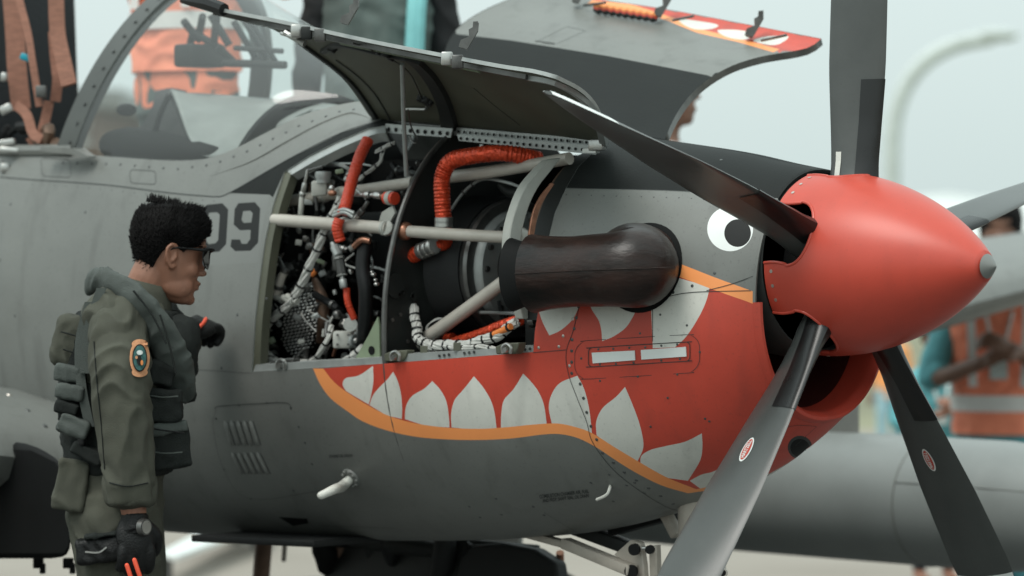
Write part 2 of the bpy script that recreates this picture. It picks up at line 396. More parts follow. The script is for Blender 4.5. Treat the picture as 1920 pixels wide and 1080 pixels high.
# anti-glare
ag_low = FUS.hits(dens([(1035, 351), (1062, 352), (1285, 358), (1385, 367)], 8, False))
agf = ag_low + [(front, ag_low[-1][1]), (front, .5)] + [(ag_low[0][0], .5)]
agr = FUS.hits(dens([(430, 362), (505, 365), (512, 370), (533, 322), (580, 292), (640, 262), (690, 241), (722, 236), (900, 250), (1137, 273)], 8, False))
agr2 = FUS.hits(dens([(712, 226), (640, 249), (540, 299), (430, 362)], 8, False))
agr = agr + [(agr[-1][0], .5), (agr2[0][0], .5)] + agr2
T6 = lambda l: [((p[0]/2+400), (p[1]/2+640)) + tuple(p[2:]) for p in l]
T5 = lambda l: [((p[0]/2+960), (p[1]/2+540)) + tuple(p[2:]) for p in l]
teeth = [
 T6([(599, 92, 1), (600, 150), (592, 200), (583, 237, 1), (540, 212), (497, 186, 1), (485, 162), (497, 138), (545, 128)]),
 T6([(585, 239, 1), (600, 200), (630, 165), (655, 140), (674, 114, 1), (692, 150), (704, 200), (708, 250), (707, 291, 1), (650, 278, 1)]),
 T6([(718, 292, 1), (722, 245), (745, 205), (790, 178), (821, 149, 1), (850, 180), (872, 220), (882, 270), (886, 323, 1), (800, 318, 1)]),
 T6([(893, 323, 1), (892, 270), (905, 220), (940, 178), (977, 131, 1), (1010, 170), (1040, 220), (1055, 270), (1062, 326, 1), (980, 332, 1)]),
 T6([(1078, 324, 1), (1080, 270), (1090, 220), (1125, 180), (1162, 121, 1), (1190, 150), (1220, 190), (1240, 240), (1250, 308, 1), (1160, 324, 1)]),
 T6([(1269, 308, 1), (1258, 250), (1268, 200), (1300, 156), (1365, 129, 1), (1385, 165), (1400, 210), (1412, 270), (1420, 347, 1), (1350, 326, 1)]),
 T6([(1437, 352, 1), (1436, 300), (1460, 250), (1510, 208), (1544, 171, 1), (1565, 220), (1592, 290), (1608, 350), (1612, 400), (1588, 456, 1), (1520, 415, 1)]),
 T6([(1601, 462, 1), (1605, 430), (1640, 407), (1700, 392), (1770, 376), (1832, 345, 1), (1834, 400), (1824, 450), (1780, 523, 1), (1700, 512, 1)]),
 T6([(1786, 523, 1), (1830, 500), (1880, 486), (1960, 440, 1), (1970, 500), (1900, 575, 1), (1830, 555, 1)]),
 T5([(905, 775, 1), (925, 742), (967, 714, 1), (962, 745), (940, 772, 1)]),
 T5([(950, 766, 1), (985, 730), (1052, 694, 1), (1030, 724), (990, 748)]),
 T5([(97, 75, 1), (112, 122), (128, 155), (140, 178, 1), (180, 160), (222, 124), (245, 84), (253, 52, 1), (200, 30, 1), (97, 45, 1)]),
 T5([(288, 48, 1), (300, 82), (325, 122), (335, 160), (338, 199, 1), (380, 182), (425, 150), (455, 105), (468, 73, 1), (460, 20, 1), (288, 10, 1)]),
 T5([(520, 40, 1), (524, 130), (528, 226, 1), (612, 222, 1), (655, 180), (700, 110), (728, 50), (742, -4, 1), (600, -45, 1), (520, -30, 1)]),
]
eyeC = (1369, 428)
circ = lambda cx, cy, rx, ry, n=40: [(cx+rx*math.cos(2*math.pi*i/n), cy+ry*math.sin(2*math.pi*i/n)) for i in range(n)]
eye_w = FUS.hits(circ(1369, 429, 43, 42)); eye_p = FUS.hits(circ(1383, 437, 25, 26))
nine = [(447, 381), (478, 379), (488, 391), (484, 455), (470, 470), (441, 471), (432, 462), (434, 449), (450, 449), (453, 457), (463, 457), (469, 448), (470, 431), (450, 432), (438, 421), (440, 392)]
nine_c = [(456, 396), (469, 395), (474, 400), (471, 417), (457, 418), (453, 412)]
zero = [(388, 384), (417, 381), (428, 393), (424, 458), (411, 472), (381, 474), (372, 462), (376, 396)]
zero_c = [(393, 399), (407, 398), (412, 403), (409, 450), (404, 456), (391, 458), (387, 452), (389, 405)]
patch = [(436, 366), (506, 365), (497, 400), (490, 440), (483, 492), (360, 500), (370, 372)]
regs = [(None, cock, None), (None, open_ab, None), (None, mir(open_ab), None)]
painted = [('antiglare_panel', agf, M['antiglare']), ('antiglare_panel', agr, M['antiglare']),
 ('mouth_red', red, M['red'])] + [('tooth', FUS.hits(dens(corners(t), 5)), M['tooth']) for t in teeth] + [
 ('mouth_stripe', band, M['orange'], {'label': 'orange outline below the teeth'}), ('mouth_stripe', stripe, M['orange'], {'label': 'orange outline above the teeth'})]
farside = [(n_[0], mir(n_[1])) + tuple(n_[2:3]) for n_ in painted]
def straddle(name, poly, m):
    raw = [_h(p[0], p[1]) for p in poly]; return [(name, [(a, b if b < .5 else 0.0) for a, b in raw], m), (name, [(a, b if b > .5 else 1.0) for a, b in raw], m)]
chin = straddle('tooth', dens(corners(T5([(905, 775, 1), (925, 742), (967, 714, 1), (962, 745), (940, 772, 1)])), 5), M['tooth'])+straddle('tooth', dens(corners(T5([(950, 766, 1), (985, 730), (1052, 694, 1), (1030, 724), (990, 748)])), 5), M['tooth'])+straddle('vent_rim', circ(1500, 839, 23, 22), M['seam'])+straddle('round_vent', circ(1500, 840, 18, 17), M['black'])
near_only = chin + [('number_patch', FUS.hits(dens(patch, 8)), M['grey_fresh']), ('number_nine', FUS.hits(dens(nine, 6)), M['numblack']), ('number_patch', FUS.hits(dens(nine_c, 6)), M['grey_fresh']),
 ('number_zero', FUS.hits(dens(zero, 6)), M['numblack']), ('number_patch', FUS.hits(dens(zero_c, 6)), M['grey_fresh']), ('eye_white', eye_w, M['white']), ('pupil', eye_p, M['numblack'])]
skins = FUS.cut(('fuselage_skin', M['grey']), painted[:2]+farside[:2]+[painted[2], farside[2]]+painted[3:]+farside[3:]+near_only+regs, 230, 130, None, flip=FLIP)
for o in skins: kid(o)
# tail end cap and tail fin, behind the frame
mb = MB(); mb.loft([[fus(np.array([-5.4]), np.array([u]))[0]*np.array([1, s, 1])+np.array([dx, 0, 0]) for u in np.linspace(0, 1, 24, endpoint=False)] for s, dx in ((1, .0), (.3, -2.6))]); bld(mb, 'tail_cone', M['grey'])
mb = MB(); mb.prism([(-6.6, -.02, .45), (-7.9, -.02, .40), (-8.2, -.02, 2.0), (-7.6, -.02, 2.0)], (0, .05, 0)); bld(mb, 'tail_fin', M['grey'], bevel=.01)

# opening flanges (skin thickness turned inwards)
def flange(poly, depth, m, name, closed=True, mirror=False):
    rings = []
    for a, b in poly:
        n = FUS.nrm([a], [b], FLIP)[0]; p = FUS.pos(a, b); rings.append([p+n*.0005, p-n*depth])
    mb = MB(); v = [q for r_ in rings for q in r_]; N = len(rings); k = N if closed else N-1
    mb.add(v, [(2*i, 2*i+1, 2*((i+1) % N)+1, 2*((i+1) % N)) for i in range(k)]); return bld(mb, name, m)
flange(open_ab, .014, M['alu'], 'opening_flange'); flange(mir(open_ab), .014, M['alu'], 'opening_flange')
def bandmesh(la, lb, off, thick, name, m, parent=None, n=40, bev=0):
    """plate between two photo lines on the skin, sunk by off, thick deep"""
    A = FUS.hits(catmull(la, 8)); B = FUS.hits(catmull(lb, 8))
    def rs(L): 
        L = np.array(L); t = np.linspace(0, 1, len(L)); q = np.linspace(0, 1, n); return np.stack([np.interp(q, t, L[:, 0]), np.interp(q, t, L[:, 1])], 1)
    A, B = rs(A), rs(B); rings = []
    for (a1, b1), (a2, b2) in zip(A, B):
        p, q = FUS.pos(a1, b1), FUS.pos(a2, b2); n1 = FUS.nrm([a1], [b1], FLIP)[0]; n2 = FUS.nrm([a2], [b2], FLIP)[0]
        rings.append([p-n1*off, q-n2*off, q-n2*(off+thick), p-n1*(off+thick)])
    mb = MB(); mb.loft(rings); return bld(mb, name, m, parent, bevel=bev)
SE = [(1008, 600), (1018, 530), (1024, 480), (1030, 442), (1040, 400), (1062, 352), (1085, 312), (1110, 288), (1137, 273)]
SB = [(985, 600), (984, 530), (988, 480), (997, 442), (1008, 400), (1022, 366), (1042, 330), (1070, 296), (1107, 276)]
bandmesh(SE, SB, .006, .03, 'cowl_frame', M['charcoal'])
SB2 = [(978, 600), (977, 530), (981, 480), (990, 442), (1000, 400), (1013, 366), (1032, 330), (1058, 300), (1090, 280)]
bandmesh(SB, SB2, .016, .03, 'frame_seal', M['earth'])
# olive sill strips round the opening
bandmesh([(545, 322), (524, 385), (509, 450), (499, 520), (490, 600), (485, 690)], [(531, 322), (511, 385), (496, 450), (486, 520), (477, 600), (472, 697)], .004, .03, 'side_jamb', M['olive'])
bandmesh([(545, 326), (590, 300), (645, 272), (700, 250), (722, 247)], [(536, 319), (582, 291), (641, 262), (690, 241), (722, 236)], .004, .03, 'upper_jamb', M['alu'])
bandmesh([(478, 684), (600, 677), (714, 670)], [(472, 700), (600, 692), (716, 684)], .003, .05, 'lower_rail', M['alu'])
bandmesh([(752, 664), (860, 658), (950, 652)], [(752, 681), (860, 673), (952, 665)], .001, .05, 'lower_rail', M['alu'])
bandmesh([(960, 650), (998, 648)], [(960, 666), (1000, 662)], .003, .05, 'lower_rail', M['alu'])

# ---------- panel gaps, rivets
def line(pts, w=.0022, n=6, closed=False, off=.0012):
    gap = MB(); FUS.ribbon(gap, FUS.hits(catmull(pts, n, closed) if len(pts) > 2 else dens(pts, 10, False)), w, off, closed); bld(gap, 'panel_gap', M['seam'], smooth=False)
line([(60, 337), (200, 347), (320, 362), (401, 369)], .003); line([(401, 369), (430, 362), (540, 299), (640, 249), (712, 226)], .003)
line([(0, 332), (60, 337)], .003)
line([(1137, 273), (1160, 300)], .002) if False else None
line([(1408, 545), (1300, 548), (1248, 557)], .0018); line([(1444, 505), (1380, 530), (1325, 545)], .0018)
line([(1090, 560), (1075, 620), (1062, 660), (1066, 700), (1080, 740), (1100, 790), (1112, 830), (1150, 880), (1200, 920), (1250, 950), (1278, 958)], .0018)
line([(1000, 661), (1062, 656)], .0018)
line([(1224, 640), (1224, 560)], .0016)
line([(1062, 353), (1285, 359), (1462, 377)], .0012)
# rounded access panel on the chin cheek and round panel
def rrect(x0, y0, x1, y1, r, sk=0, sk2=0): 
    c = []
    for cx, cy, a0 in ((x1-r, y0+r, -90), (x1-r, y1-r, 0), (x0+r, y1-r, 90), (x0+r, y0+r, 180)):
        for k in range(5): a = R(a0+90*k/4); c.append((cx+r*math.cos(a), cy+r*math.sin(a)))
    return [(x+(y-y0)*sk, y+(x-x0)*sk2) for x, y in c]
line(rrect(1078, 640, 1312, 712, 26, 0, -.06), .0014, 2, True)
line(rrect(1104, 652, 1294, 688, 8, 0, -.06), .0022, 2, True, .002)
0 and line([(1225+ 88*math.cos(R(a))+40, 800-95*math.sin(R(a))-15) for a in range(120, 290, 12)], .0012)
line([(1474, 800), (1500, 797), (1540, 800), (1566, 806), (1570, 816)], .0014)

line([(0, 372), (150, 376)], .001) if False else None
line([(405, 770), (410, 762), (480, 757), (535, 755), (548, 765)], .002); line([(405, 770), (400, 800), (420, 880), (470, 935), (600, 920)], .0009)
line([(472, 700), (330, 690)], .001); line([(1020, 960), (1090, 1003)], .001); line([(600, 985), (740, 990)], .0012)
line(rrect(77, 296, 132, 330, 8, .05, .06), .0014, 2, True); line(rrect(244, 318, 292, 343, 6, .02, .06), .0014, 2, True)
line([(1462, 480), (1450, 520)], .001) if False else None
rv = MB()
FUS.dots(rv, along([(118, 305), (220, 308), (330, 317), (400, 308), (470, 281), (560, 236), (640, 208), (690, 202)], 27), .0045, .002)
FUS.dots(rv, [(20, 383), (160, 398), (0, 488), (28, 592), (500, 560), (445, 590), (330, 690), (415, 690), (448, 760), (500, 755), (545, 765), (405, 785), (560, 800), (420, 880), (470, 935), (550, 920), (585, 870), (572, 830), (880, 950), (900, 970), (940, 965), (1020, 966), (1000, 950), (930, 935)], .0042, .0015)
FUS.dots(rv, along([(1085, 575), (1072, 640), (1072, 700)], 22)+along([(1088, 720), (1104, 790), (1130, 850), (1170, 885), (1215, 915), (1262, 945)], 27), .005, .0015)
FUS.dots(rv, [(1108, 905), (1142, 890), (1118, 935), (1190, 905), (1208, 925), (1175, 910), (1150, 940)], .004, .0015)
FUS.dots(rv, [(1312, 660), (1270, 702), (1196, 706), (1125, 714), (1090, 672), (1252, 746), (1330, 790), (1288, 610), (1238, 590), (1200, 625), (1322, 785), (1220, 800)]+[(1122, 655), (1150, 654), (1180, 652), (1210, 651), (1240, 648), (1270, 646), (1125, 683), (1155, 682), (1188, 680), (1240, 676), (1275, 673)], .0035, .0015)
FUS.dots(rv, [(1262, 548), (1298, 536), (1422, 530), (1340, 512), (1480, 300), (1352, 300)], .0045, .0015)
bld(rv, 'rivets', M['rivet']); bpy.data.objects['rivets']['kind'] = 'stuff'
rv = MB(); FUS.dots(rv, [(1010, 652), (1048, 650), (1056, 630), (1074, 598), (1085, 570), (1068, 686)], .0048, .002); o = bld(rv, 'bright_screws', M['rivet_lt']); o['kind'] = 'stuff'
# crease of the windshield frame: a raised moulding
def mould(pts, r, m, name, flat=.35, off=0.0, taper=True):
    mb = MB(); L = [FUS.pn(*p) for p in catmull(pts, 6)]; n = len(L)
    mb.tube([p+nn*off for p, nn in L], [r*(min(1, 4*min(i, n-1-i)/n+.05) if taper else 1) for i in range(n)], 8, flat=1, upv=L[0][1]); return bld(mb, name, m)
mould([(395, 330), (470, 303), (540, 264), (600, 232), (650, 213), (672, 214), (700, 224)], .004, M['grey'], 'frame_moulding')
# indicator windows
def plate(px4, off, th, name, m, parent=None):
    pts = [FUS.pn(*p, off)[0] for p in dens(px4, 12)]; n = FUS.pn(*px4[0])[1]; mb = MB(); mb.prism(pts, n*th); return bld(mb, name, m, parent, smooth=False)
plate([(1111, 661), (1191, 657), (1192, 675), (1113, 681)], .001, .003, 'side_window', M['white'])
plate([(1203, 656), (1287, 650), (1288, 668), (1204, 674)], .001, .003, 'side_window', M['white'])
# cooling louvres
for x0, y0, x1, y1, nn in ((421, 789, 436, 836, 5), (434, 848, 454, 889, 5)):
    for k in range(nn):
        mb = MB(); dx = k*12.0
        L = [FUS.pn(x0+dx+(x1-x0)*t, y0+(y1-y0)*t+.0) for t in np.linspace(0, 1, 9)]
        mb.tube([p+n*.000 for p, n in L], [.0015, .0062, .0072, .0072, .0072, .0072, .0072, .0062, .0015], 8); lo = bld(mb, 'louvre', M['grey'])
        mb = MB(); L = [FUS.pn(x0+dx+5.5+(x1-x0)*t, y0+(y1-y0)*t) for t in np.linspace(.02, .98, 7)]
        mb.tube([p-n*.001 for p, n in L], [.0022]*7, 6); s_ = mb.build('louvre_slot', M['seam']); s_.parent = lo; s_.matrix_parent_inverse = Matrix()
# drain pipes
p, n = FUS.pn(658, 896); mb = MB(); mb.disc(p-n*.004, n, .032, .009, 24, .028); fl = bld(mb, 'drain_flange', M['grey'])
e1 = np.cross(n, [0, 0, 1]); e1 /= np.linalg.norm(e1); e2 = np.cross(n, e1)
for k in range(9):
    a = R(40*k+10); c = p+n*.006+(e1*math.cos(a)+e2*math.sin(a))*.024; mb = MB(); mb.ell(c, .0052, .0052, .005, n=8, m=6); b_ = mb.build('bolt', M['grey']); b_.parent = fl; b_.matrix_parent_inverse = Matrix()
mb = MB(); q = P(602, 929, -.60); mb.tube([p-n*.01, p+n*.04, P(628, 917, -.55), q], [.013, .015, .0135, .011], 14, 5, rnd=True); bld(mb, 'drain_pipe', M['tooth'])
p, n = FUS.pn(1143, 912); mb = MB(); mb.tube([p-n*.004, P(1143, 916, p[1]-.014), P(1137, 928, p[1]-.020), P(1119, 937, p[1]-.022)], .0042, 8, 5); bld(mb, 'drain_tube', M['tooth'])
# fuselage belly vent
mb = MB(); pts = [FUS.pn(x, y, .001)[0] for x, y in dens([(524, 969), (575, 972), (578, 980), (550, 985)], 8)]; mb.prism(pts, FUS.pn(550, 978)[1]*.001); bld(mb, 'belly_vent', M['black'], smooth=False)
rv = MB()
FUS.dots(rv, along([(60, 345), (200, 355), (320, 370), (401, 377)], 21)+along([(1062, 365), (1285, 371), (1390, 380)], 24)+along([(30, 975), (300, 980)], 22), .0022, .0007)
o = bld(rv, 'flush_rivets', M['rivet']); o['kind'] = 'stuff'
# stencilled notes
def note(txt, px, py, size, ux, uy, name, m, font=None, x=1.0, sp=1.0):
    """text laid on the skin: px,py start, (ux,uy) direction of writing in the photo, size = letter height in photo pixels"""
    cu = bpy.data.curves.new(name, 'FONT'); cu.body = txt; cu.size = 1; cu.space_character = sp; cu.offset = .012
    t = bpy.data.objects.new(name, cu); COL.objects.link(t); bpy.context.view_layer.update()
    me = bpy.data.meshes.new_from_object(t.evaluated_get(bpy.context.evaluated_depsgraph_get())); bpy.data.objects.remove(t)
    bm = bmesh.new(); bm.from_mesh(me); bmesh.ops.triangulate(bm, faces=bm.faces)
    for v in bm.verts:
        X, Y = v.co.x*size*x, v.co.y*size
        v.co = Vector(FUS.pn(px+X*ux+Y*uy, py+X*uy-Y*ux, .0015)[0])
    bm.to_mesh(me); bm.free(); me.materials.clear(); me.materials.append(m); me.name = name
    o = bpy.data.objects.new(name, me); COL.objects.link(o); return kid(o)
note('COMBUSTION CHAMBER AIR, FUEL', 1012, 934, 9.5, .994, -.115, 'stencil_note', M['seam'], x=.62)
note('AND PROP. SHAFT SEAL, OIL DRAIN', 1018, 941.5, 9.0, .994, -.115, 'stencil_note', M['seam'], x=.60)
note('ENGINE OIL DRAIN', 618, 858, 8, 1, -.04, 'stencil_note', M['seam'], x=.62)

# ---------- intake lip and duct

us = np.linspace(0, 1, 72, endpoint=False); base = [fus(np.array([-.03]), np.array([u]))[0] for u in us]
cz = -.09
def lip(sc, x, dz=0): return [np.array([x, p[1]*sc, cz+(p[2]-cz)*sc+dz]) for p in base]
def lipx(prof): return [np.concatenate([[0], [0], [0]]) for _ in prof]
prof = [(1, -.03), (.992, -.018), (.975, -.010), (.95, -.008), (.925, -.016), (.905, -.040), (.885, -.10)]
prof2 = [(1, -.03), (.992, -.023), (.97, -.024), (.94, -.035), (.90, -.06)]
rings = [lip(s, x) for s, x in prof]
ug = stL[-1][1]; 
def splitlip(cond, name, m, pf=None):
    mb = MB(); n = len(us); rings = [lip(s, x) for s, x in (pf or prof)]
    v = [p for r_ in rings for p in r_]; f = []
    for i in range(len(rings)-1):
        for j in range(n):
            if cond(us[j]): k = (j+1) % n; f.append((i*n+j, i*n+k, (i+1)*n+k, (i+1)*n+j))
    us_ = sorted({i for q_ in f for i in q_}); mp_ = {o_: k_ for k_, o_ in enumerate(us_)}; mb.add([v[i] for i in us_], [tuple(mp_[i] for i in q_) for q_ in f]); return bld(mb, name, m)
splitlip(lambda u: abs(u-.5) >= abs(ug-.5), 'intake_lip', M['red']); uag = ag_low[-1][1]
splitlip(lambda u: u < .5 and abs(uag-.5) <= abs(u-.5) < abs(ug-.5), 'cowl_nose_lip', M['grey'], prof2); splitlip(lambda u: u >= .5 and abs(uag-.5) <= abs(u-.5) < abs(ug-.5), 'cowl_nose_lip', M['grey'], prof2); splitlip(lambda u: abs(u-.5) < abs(uag-.5), 'cowl_nose_lip', M['antiglare'], prof2)
mb = MB(); mb.loft([lip(.885, -.10), lip(.84, -.25), lip(.74, -.50)], cap=False); mb.add(lip(.74, -.5), [tuple(range(72))]); bld(mb, 'intake_duct', M['red_duct'] if 'red_duct' in M else mat('dark_red_duct', (.05, .008, .006), .7, var=.4, spec=.2))  # duct walls in a much darker red than the lip
th = np.linspace(0, 2*np.pi, 64, endpoint=False)
def circ3(x, r, z=-.003): return [np.array([x, r*math.cos(t), z+r*math.sin(t)]) for t in th]
mb = MB(); mb.loft([circ3(-.50, .20), circ3(-.14, .240), circ3(-.07, .238), circ3(-.035, .234), circ3(-.024, .229), circ3(-.026, .224), circ3(-.05, .222)], cap=False); bld(mb, 'nose_ring', M['antiglare'] if False else mat('nose_ring_paint', (.05, .055, .053), .45))
mb = MB(); mb.loft([circ3(-.05, .224), circ3(-.05, .12), circ3(.0, .10)]); bld(mb, 'gearbox_face', M['black'])
# oil cooler outlet on the chin
p, n = FUS.pn(1500, 838); mb = MB(); e1 = np.cross(n, [0, 0, 1]); e1 /= np.linalg.norm(e1); e2 = np.cross(n, e1)
mb = None
mb = MB(); k = 24; 0 and mb.add([p+n*.0045+(e1*math.cos(2*math.pi*i/k)+e2*math.sin(2*math.pi*i/k))*r_ for i in range(k) for r_ in (.033, .040)], [(2*i, 2*i+1, 2*((i+1) % k)+1, 2*((i+1) % k)) for i in range(k)])

# ---------- spinner
SL = .54
def spf(x, t):
    xx = np.clip(x, 0, SL); r = .236*np.maximum(1-(xx/SL)**2, 0)**.9+.0004; r = np.where(x < 0, .236+x*.02, r)
    return np.stack([x, r*np.cos(t), -.003-.01*xx+r*np.sin(t)], -1)
SP = PSurf(spf, (-.012, SL), (0, 2*math.pi), 200, 260, 1.0, .236)
_n = SP.nrm([.1], [-math.pi/2+2*math.pi], 1)[0]; SPF = 1 if _n[1] < 0 else -1; SP.flip = SPF
PH = -2.6; th0 = []     # angle of each blade: 0 = +Y, 90 = up; 162 = near side and up
th0 = [t % (2*math.pi) for t in [R(90+PH), R(90-72*1+PH), R(90-72*2+PH), R(90+72+PH), R(90+144+PH)]]
def notch(tc, x0=-.012):
    L = [(-.012, tc-R(20)), (.02, tc-R(19.5)), (.055, tc-R(20.5))]
    for k in range(9):
        a = -90+180*k/8; L.append((.062+.062*math.cos(R(a)), tc+R(21.5)*math.sin(R(a))))
    return L + [(.055, tc+R(20.5)), (.02, tc+R(19.5)), (-.012, tc+R(20))]
nots = []
for t in th0:
    q = notch(t)
    for sft in (0, 2*math.pi, -2*math.pi):
        w = [(a, b+sft) for a, b in q]
        if all(0 <= b <= 2*math.pi for a, b in w): nots.append((None, w, None))
spobjs = SP.cut(('spinner', M['spin_red']), [('spinner_tip', [(.505, 0), (.505, 2*math.pi), (SL, 2*math.pi), (SL, 0)], M['grey_fresh'])]+nots, 60, 110, None, flip=SPF)
spinner = kid(spobjs[0]); kid(spobjs[1], spinner)
# raised rims of the blade notches
for t in th0:
    L = notch(t); L = catmull(L, 3); pts = []
    for a, b in L:
        n = SP.nrm([max(a, 0.0)], [b % (2*math.pi)], SPF)[0]; pts.append(spf(np.array([a]), np.array([b]))[0]+n*.001)
    mb = MB(); mb.tube(pts, .0042, 8); o = mb.build('notch_rim', M['spin_red']); kid(o, spinner)
scr = []
for k in range(40):
    b = 2*math.pi*(k+.5)/40
    if min(abs((b-t+math.pi) % (2*math.pi)-math.pi) for t in th0) > R(23):
        p = SP.pos(.012, b); n = SP.nrm([.012], [b], SPF)[0]; mb = MB(); mb.tube([p-n*.001, p+n*.001, p+n*.002], [.0048, .0045, .0022], 8); o = mb.build('spinner_screw', M['rivet_lt']); kid(o, spinner)
# ---------- blades
def blade_ring(r, te_frac=None):
    t = (r-.09)/(1.19-.09)
    ch = np.interp(r, [.09, .18, .26, .36, .50, .70, .95, 1.04, 1.10, 1.135, 1.15], [.132, .130, .128, .144, .170, .186, .178, .155, .115, .075, .03])
    tk = np.interp(r, [.09, .18, .26, .36, .50, .70, 1.19], [.112, .098, .060, .036, .026, .018, .008])
    de = np.interp(r, [.09, .22, .4, .7, 1.0, 1.19], [R(-22), R(-19), R(-12), R(-1), R(11), R(17)])
    return ch, tk, de
def bladept(r, c, side):                  # c 0..1 chord from trailing to leading edge
    ch, tk, de = blade_ring(r); t4 = tk/2*(4*c*(1-c))**.5*(1 if side > 0 else .75); X = (c-.5)*ch+.012; Y = side*t4 - .010*(4*c*(1-c))*(ch/.18)*(r > .2)
    return np.array([X*math.cos(de)-Y*math.sin(de), X*math.sin(de)+Y*math.cos(de), r])
def bframe(t):                           # local (x along aircraft axis, y tangential, z radial) -> world
    rad = np.array([0, math.cos(t), math.sin(t)]); tan = np.array([0, -math.sin(t), math.cos(t)]); return lambda p: np.array([.060+p[0], 0, -.004])+tan*p[1]*BS+rad*p[2]
BS = 1
cs_ = [.5-.5*math.cos(math.pi*i/10) for i in range(11)]
def loop(r): return [bladept(r, c, 1) for c in cs_]+[bladept(r, c, -1) for c in cs_[-2:0:-1]]
rs = list(np.linspace(.09, 1.04, 30))+[1.06, 1.08, 1.10, 1.12, 1.135, 1.145, 1.15]
blabel = {0: 'upright blade', 3: 'blade rising to the left in front of the cowl', 4: 'blade slanting down to the left', 2: 'blade slanting down to the right', 1: 'blade pointing away behind the spinner'}
order = [R(90+PH), R(18+PH), R(-54+PH), R(162+PH), R(234+PH)]
for bi_, t in enumerate(order):
    fr = bframe(t); BS = 1
    mb = MB(); mb.loft([[fr(p) for p in loop(r)] for r in rs]); bl = bld(mb, 'propeller_blade', M['blade']); bl['label'] = blabel[bi_]
    mb = MB(); mb.loft([[fr(bladept(r, c, -1)-np.array([0, .0012, 0])) for c in cs_] for r in [.985, 1.01, 1.04, 1.06, 1.08, 1.10, 1.12, 1.135, 1.145, 1.1495]], cap=False, closed=False); kid(mb.build('blade_tip', M['white'], autos=False), bl)
    # black boot wrapped round the leading edge near the root
    mb = MB(); rings = []
    for r in np.linspace(.14, .47, 16):
        cc = [.60, .68, .77, .87, .95, .995]; w = .0022
        up_ = [bladept(r, c, 1)*1.0 for c in cc]; dn = [bladept(r, c, -1)*1.0 for c in cc[::-1]]
        ch, tk, de = blade_ring(r); tn = np.array([-math.sin(de), math.cos(de), 0]); tx = np.array([math.cos(de), math.sin(de), 0])
        ring = [p+tn*w for p in up_]+[bladept(r, 1, 1)+tx*w]+[p-tn*w for p in dn]
        rings.append([fr(p) for p in ring])
    mb.loft(rings, cap=False, closed=False); kid(mb.build('deice_boot', M['boot']), bl)
    if bi_ == 0:
        mb = MB(); g_ = [[fr(bladept(r, c, 1)+np.array([0, .0014, 0])) for c in (.16, .22, .28)] for r in (.22, .24, .262, .285)]; mb.loft(g_, cap=False, closed=False); kid(mb.build('balance_strip', M['tooth'], smooth=False), bl)
    # maker's oval decal
    def decal(s_, scx, scy, off, name, m, seg=28):
        ch, tk, de = blade_ring(.60); tn = np.array([-math.sin(de), math.cos(de), 0])*s_; mb = MB(); pts = []
        for k in range(seg):
            a = 2*math.pi*k/seg; r = .60+scy*math.cos(a); c = .5+scx*math.sin(a)/ch; pts.append(fr(bladept(r, c, s_)+tn*off))
        cen = fr(bladept(.60, .5, s_)+tn*off); mb.add(pts+[cen], [(k, (k+1) % seg, seg) for k in range(seg)]); return kid(mb.build(name, m, smooth=False), bl)
    for s_ in (-1,):
        decal(s_, .0165, .036, .0011, 'decal_rim', M['white']); decal(s_, .0125, .031, .0018, 'maker_decal', M['decal'] if 'decal' in M else M['red'])
        cu = bpy.data.curves.new('t', 'FONT'); cu.body = 'HARTZELL'; cu.size = .0175; cu.align_x = 'CENTER'; cu.align_y = 'CENTER'; cu.offset = .0004
        t_ = bpy.data.objects.new('t', cu); COL.objects.link(t_); bpy.context.view_layer.update(); me = bpy.data.meshes.new_from_object(t_.evaluated_get(bpy.context.evaluated_depsgraph_get())); bpy.data.objects.remove(t_)
        ch, tk, de = blade_ring(.60); tn = np.array([-math.sin(de), math.cos(de), 0])*s_
        for v in me.vertices:
            X, Y = v.co.x*.62, v.co.y; r = .60-X; c = .5+(-1 if s_ > 0 else 1)*(-Y)/ch; v.co = Vector(fr(bladept(r, c, s_)+tn*.0026))
        me.materials.clear(); o = link('decal_lettering', me, M['white'], None, False); kid(o, bl)
# light strip at the root of the upright blade
ptsA = []
# ---------- exhaust stack
EXC, exn = FUS.pn(1203, 500)
mb = MB(); path = [EXC-exn*.06, EXC+exn*.03, P(1196, 501, EXC[1]-.075), P(1160, 505, EXC[1]-.115), P(1095, 508, EXC[1]-.135), P(1040, 511, EXC[1]-.14), P(1000, 513, EXC[1]-.143)]
def ovring(c, d, rz, rw, zz=None):
    d = d/np.linalg.norm(d); s_ = np.cross(d, [0, 0, 1]); s_ /= np.linalg.norm(s_); u_ = np.cross(s_, d); return [c+u_*rz*math.sin(2*math.pi*j/32)*1.0+s_*rw*math.cos(2*math.pi*j/32) for j in range(32)]
pc = catmull(path, 6); rz = np.interp(np.linspace(0, 1, len(pc)), [0, .18, .38, .55, .72, .88, 1], [.106, .106, .102, .094, .090, .095, .102]); rw = np.interp(np.linspace(0, 1, len(pc)), [0, .18, .38, .55, .75, 1], [.108, .108, .100, .084, .074, .068])
dirs = [pc[min(i+1, len(pc)-1)]-pc[max(i-1, 0)] for i in range(len(pc))]
rings = [ovring(c, d, a, b) for c, d, a, b in zip(pc, dirs, rz, rw)]
inn = [ovring(pc[i], dirs[i], rz[i]-.004, rw[i]-.004) for i in range(len(pc)-1, 8, -1)]
mb.loft(rings+inn, cap=False); ex = bld(mb, 'exhaust_stack', M['exhaust'])
mb = MB(); seam = [pc[i]+(rings[i][16]-pc[i])*1.0 if (rings[i][16]-pc[i])@(CAM-pc[i]) > 0 else rings[i][0] for i in range(7, len(pc))]
mb.tube([s_ for s_ in seam], .0022, 6); kid(mb.build('weld_seam', M['exhaust']), ex)
c0 = pc[-1]; dd = dirs[-1]/np.linalg.norm(dirs[-1])
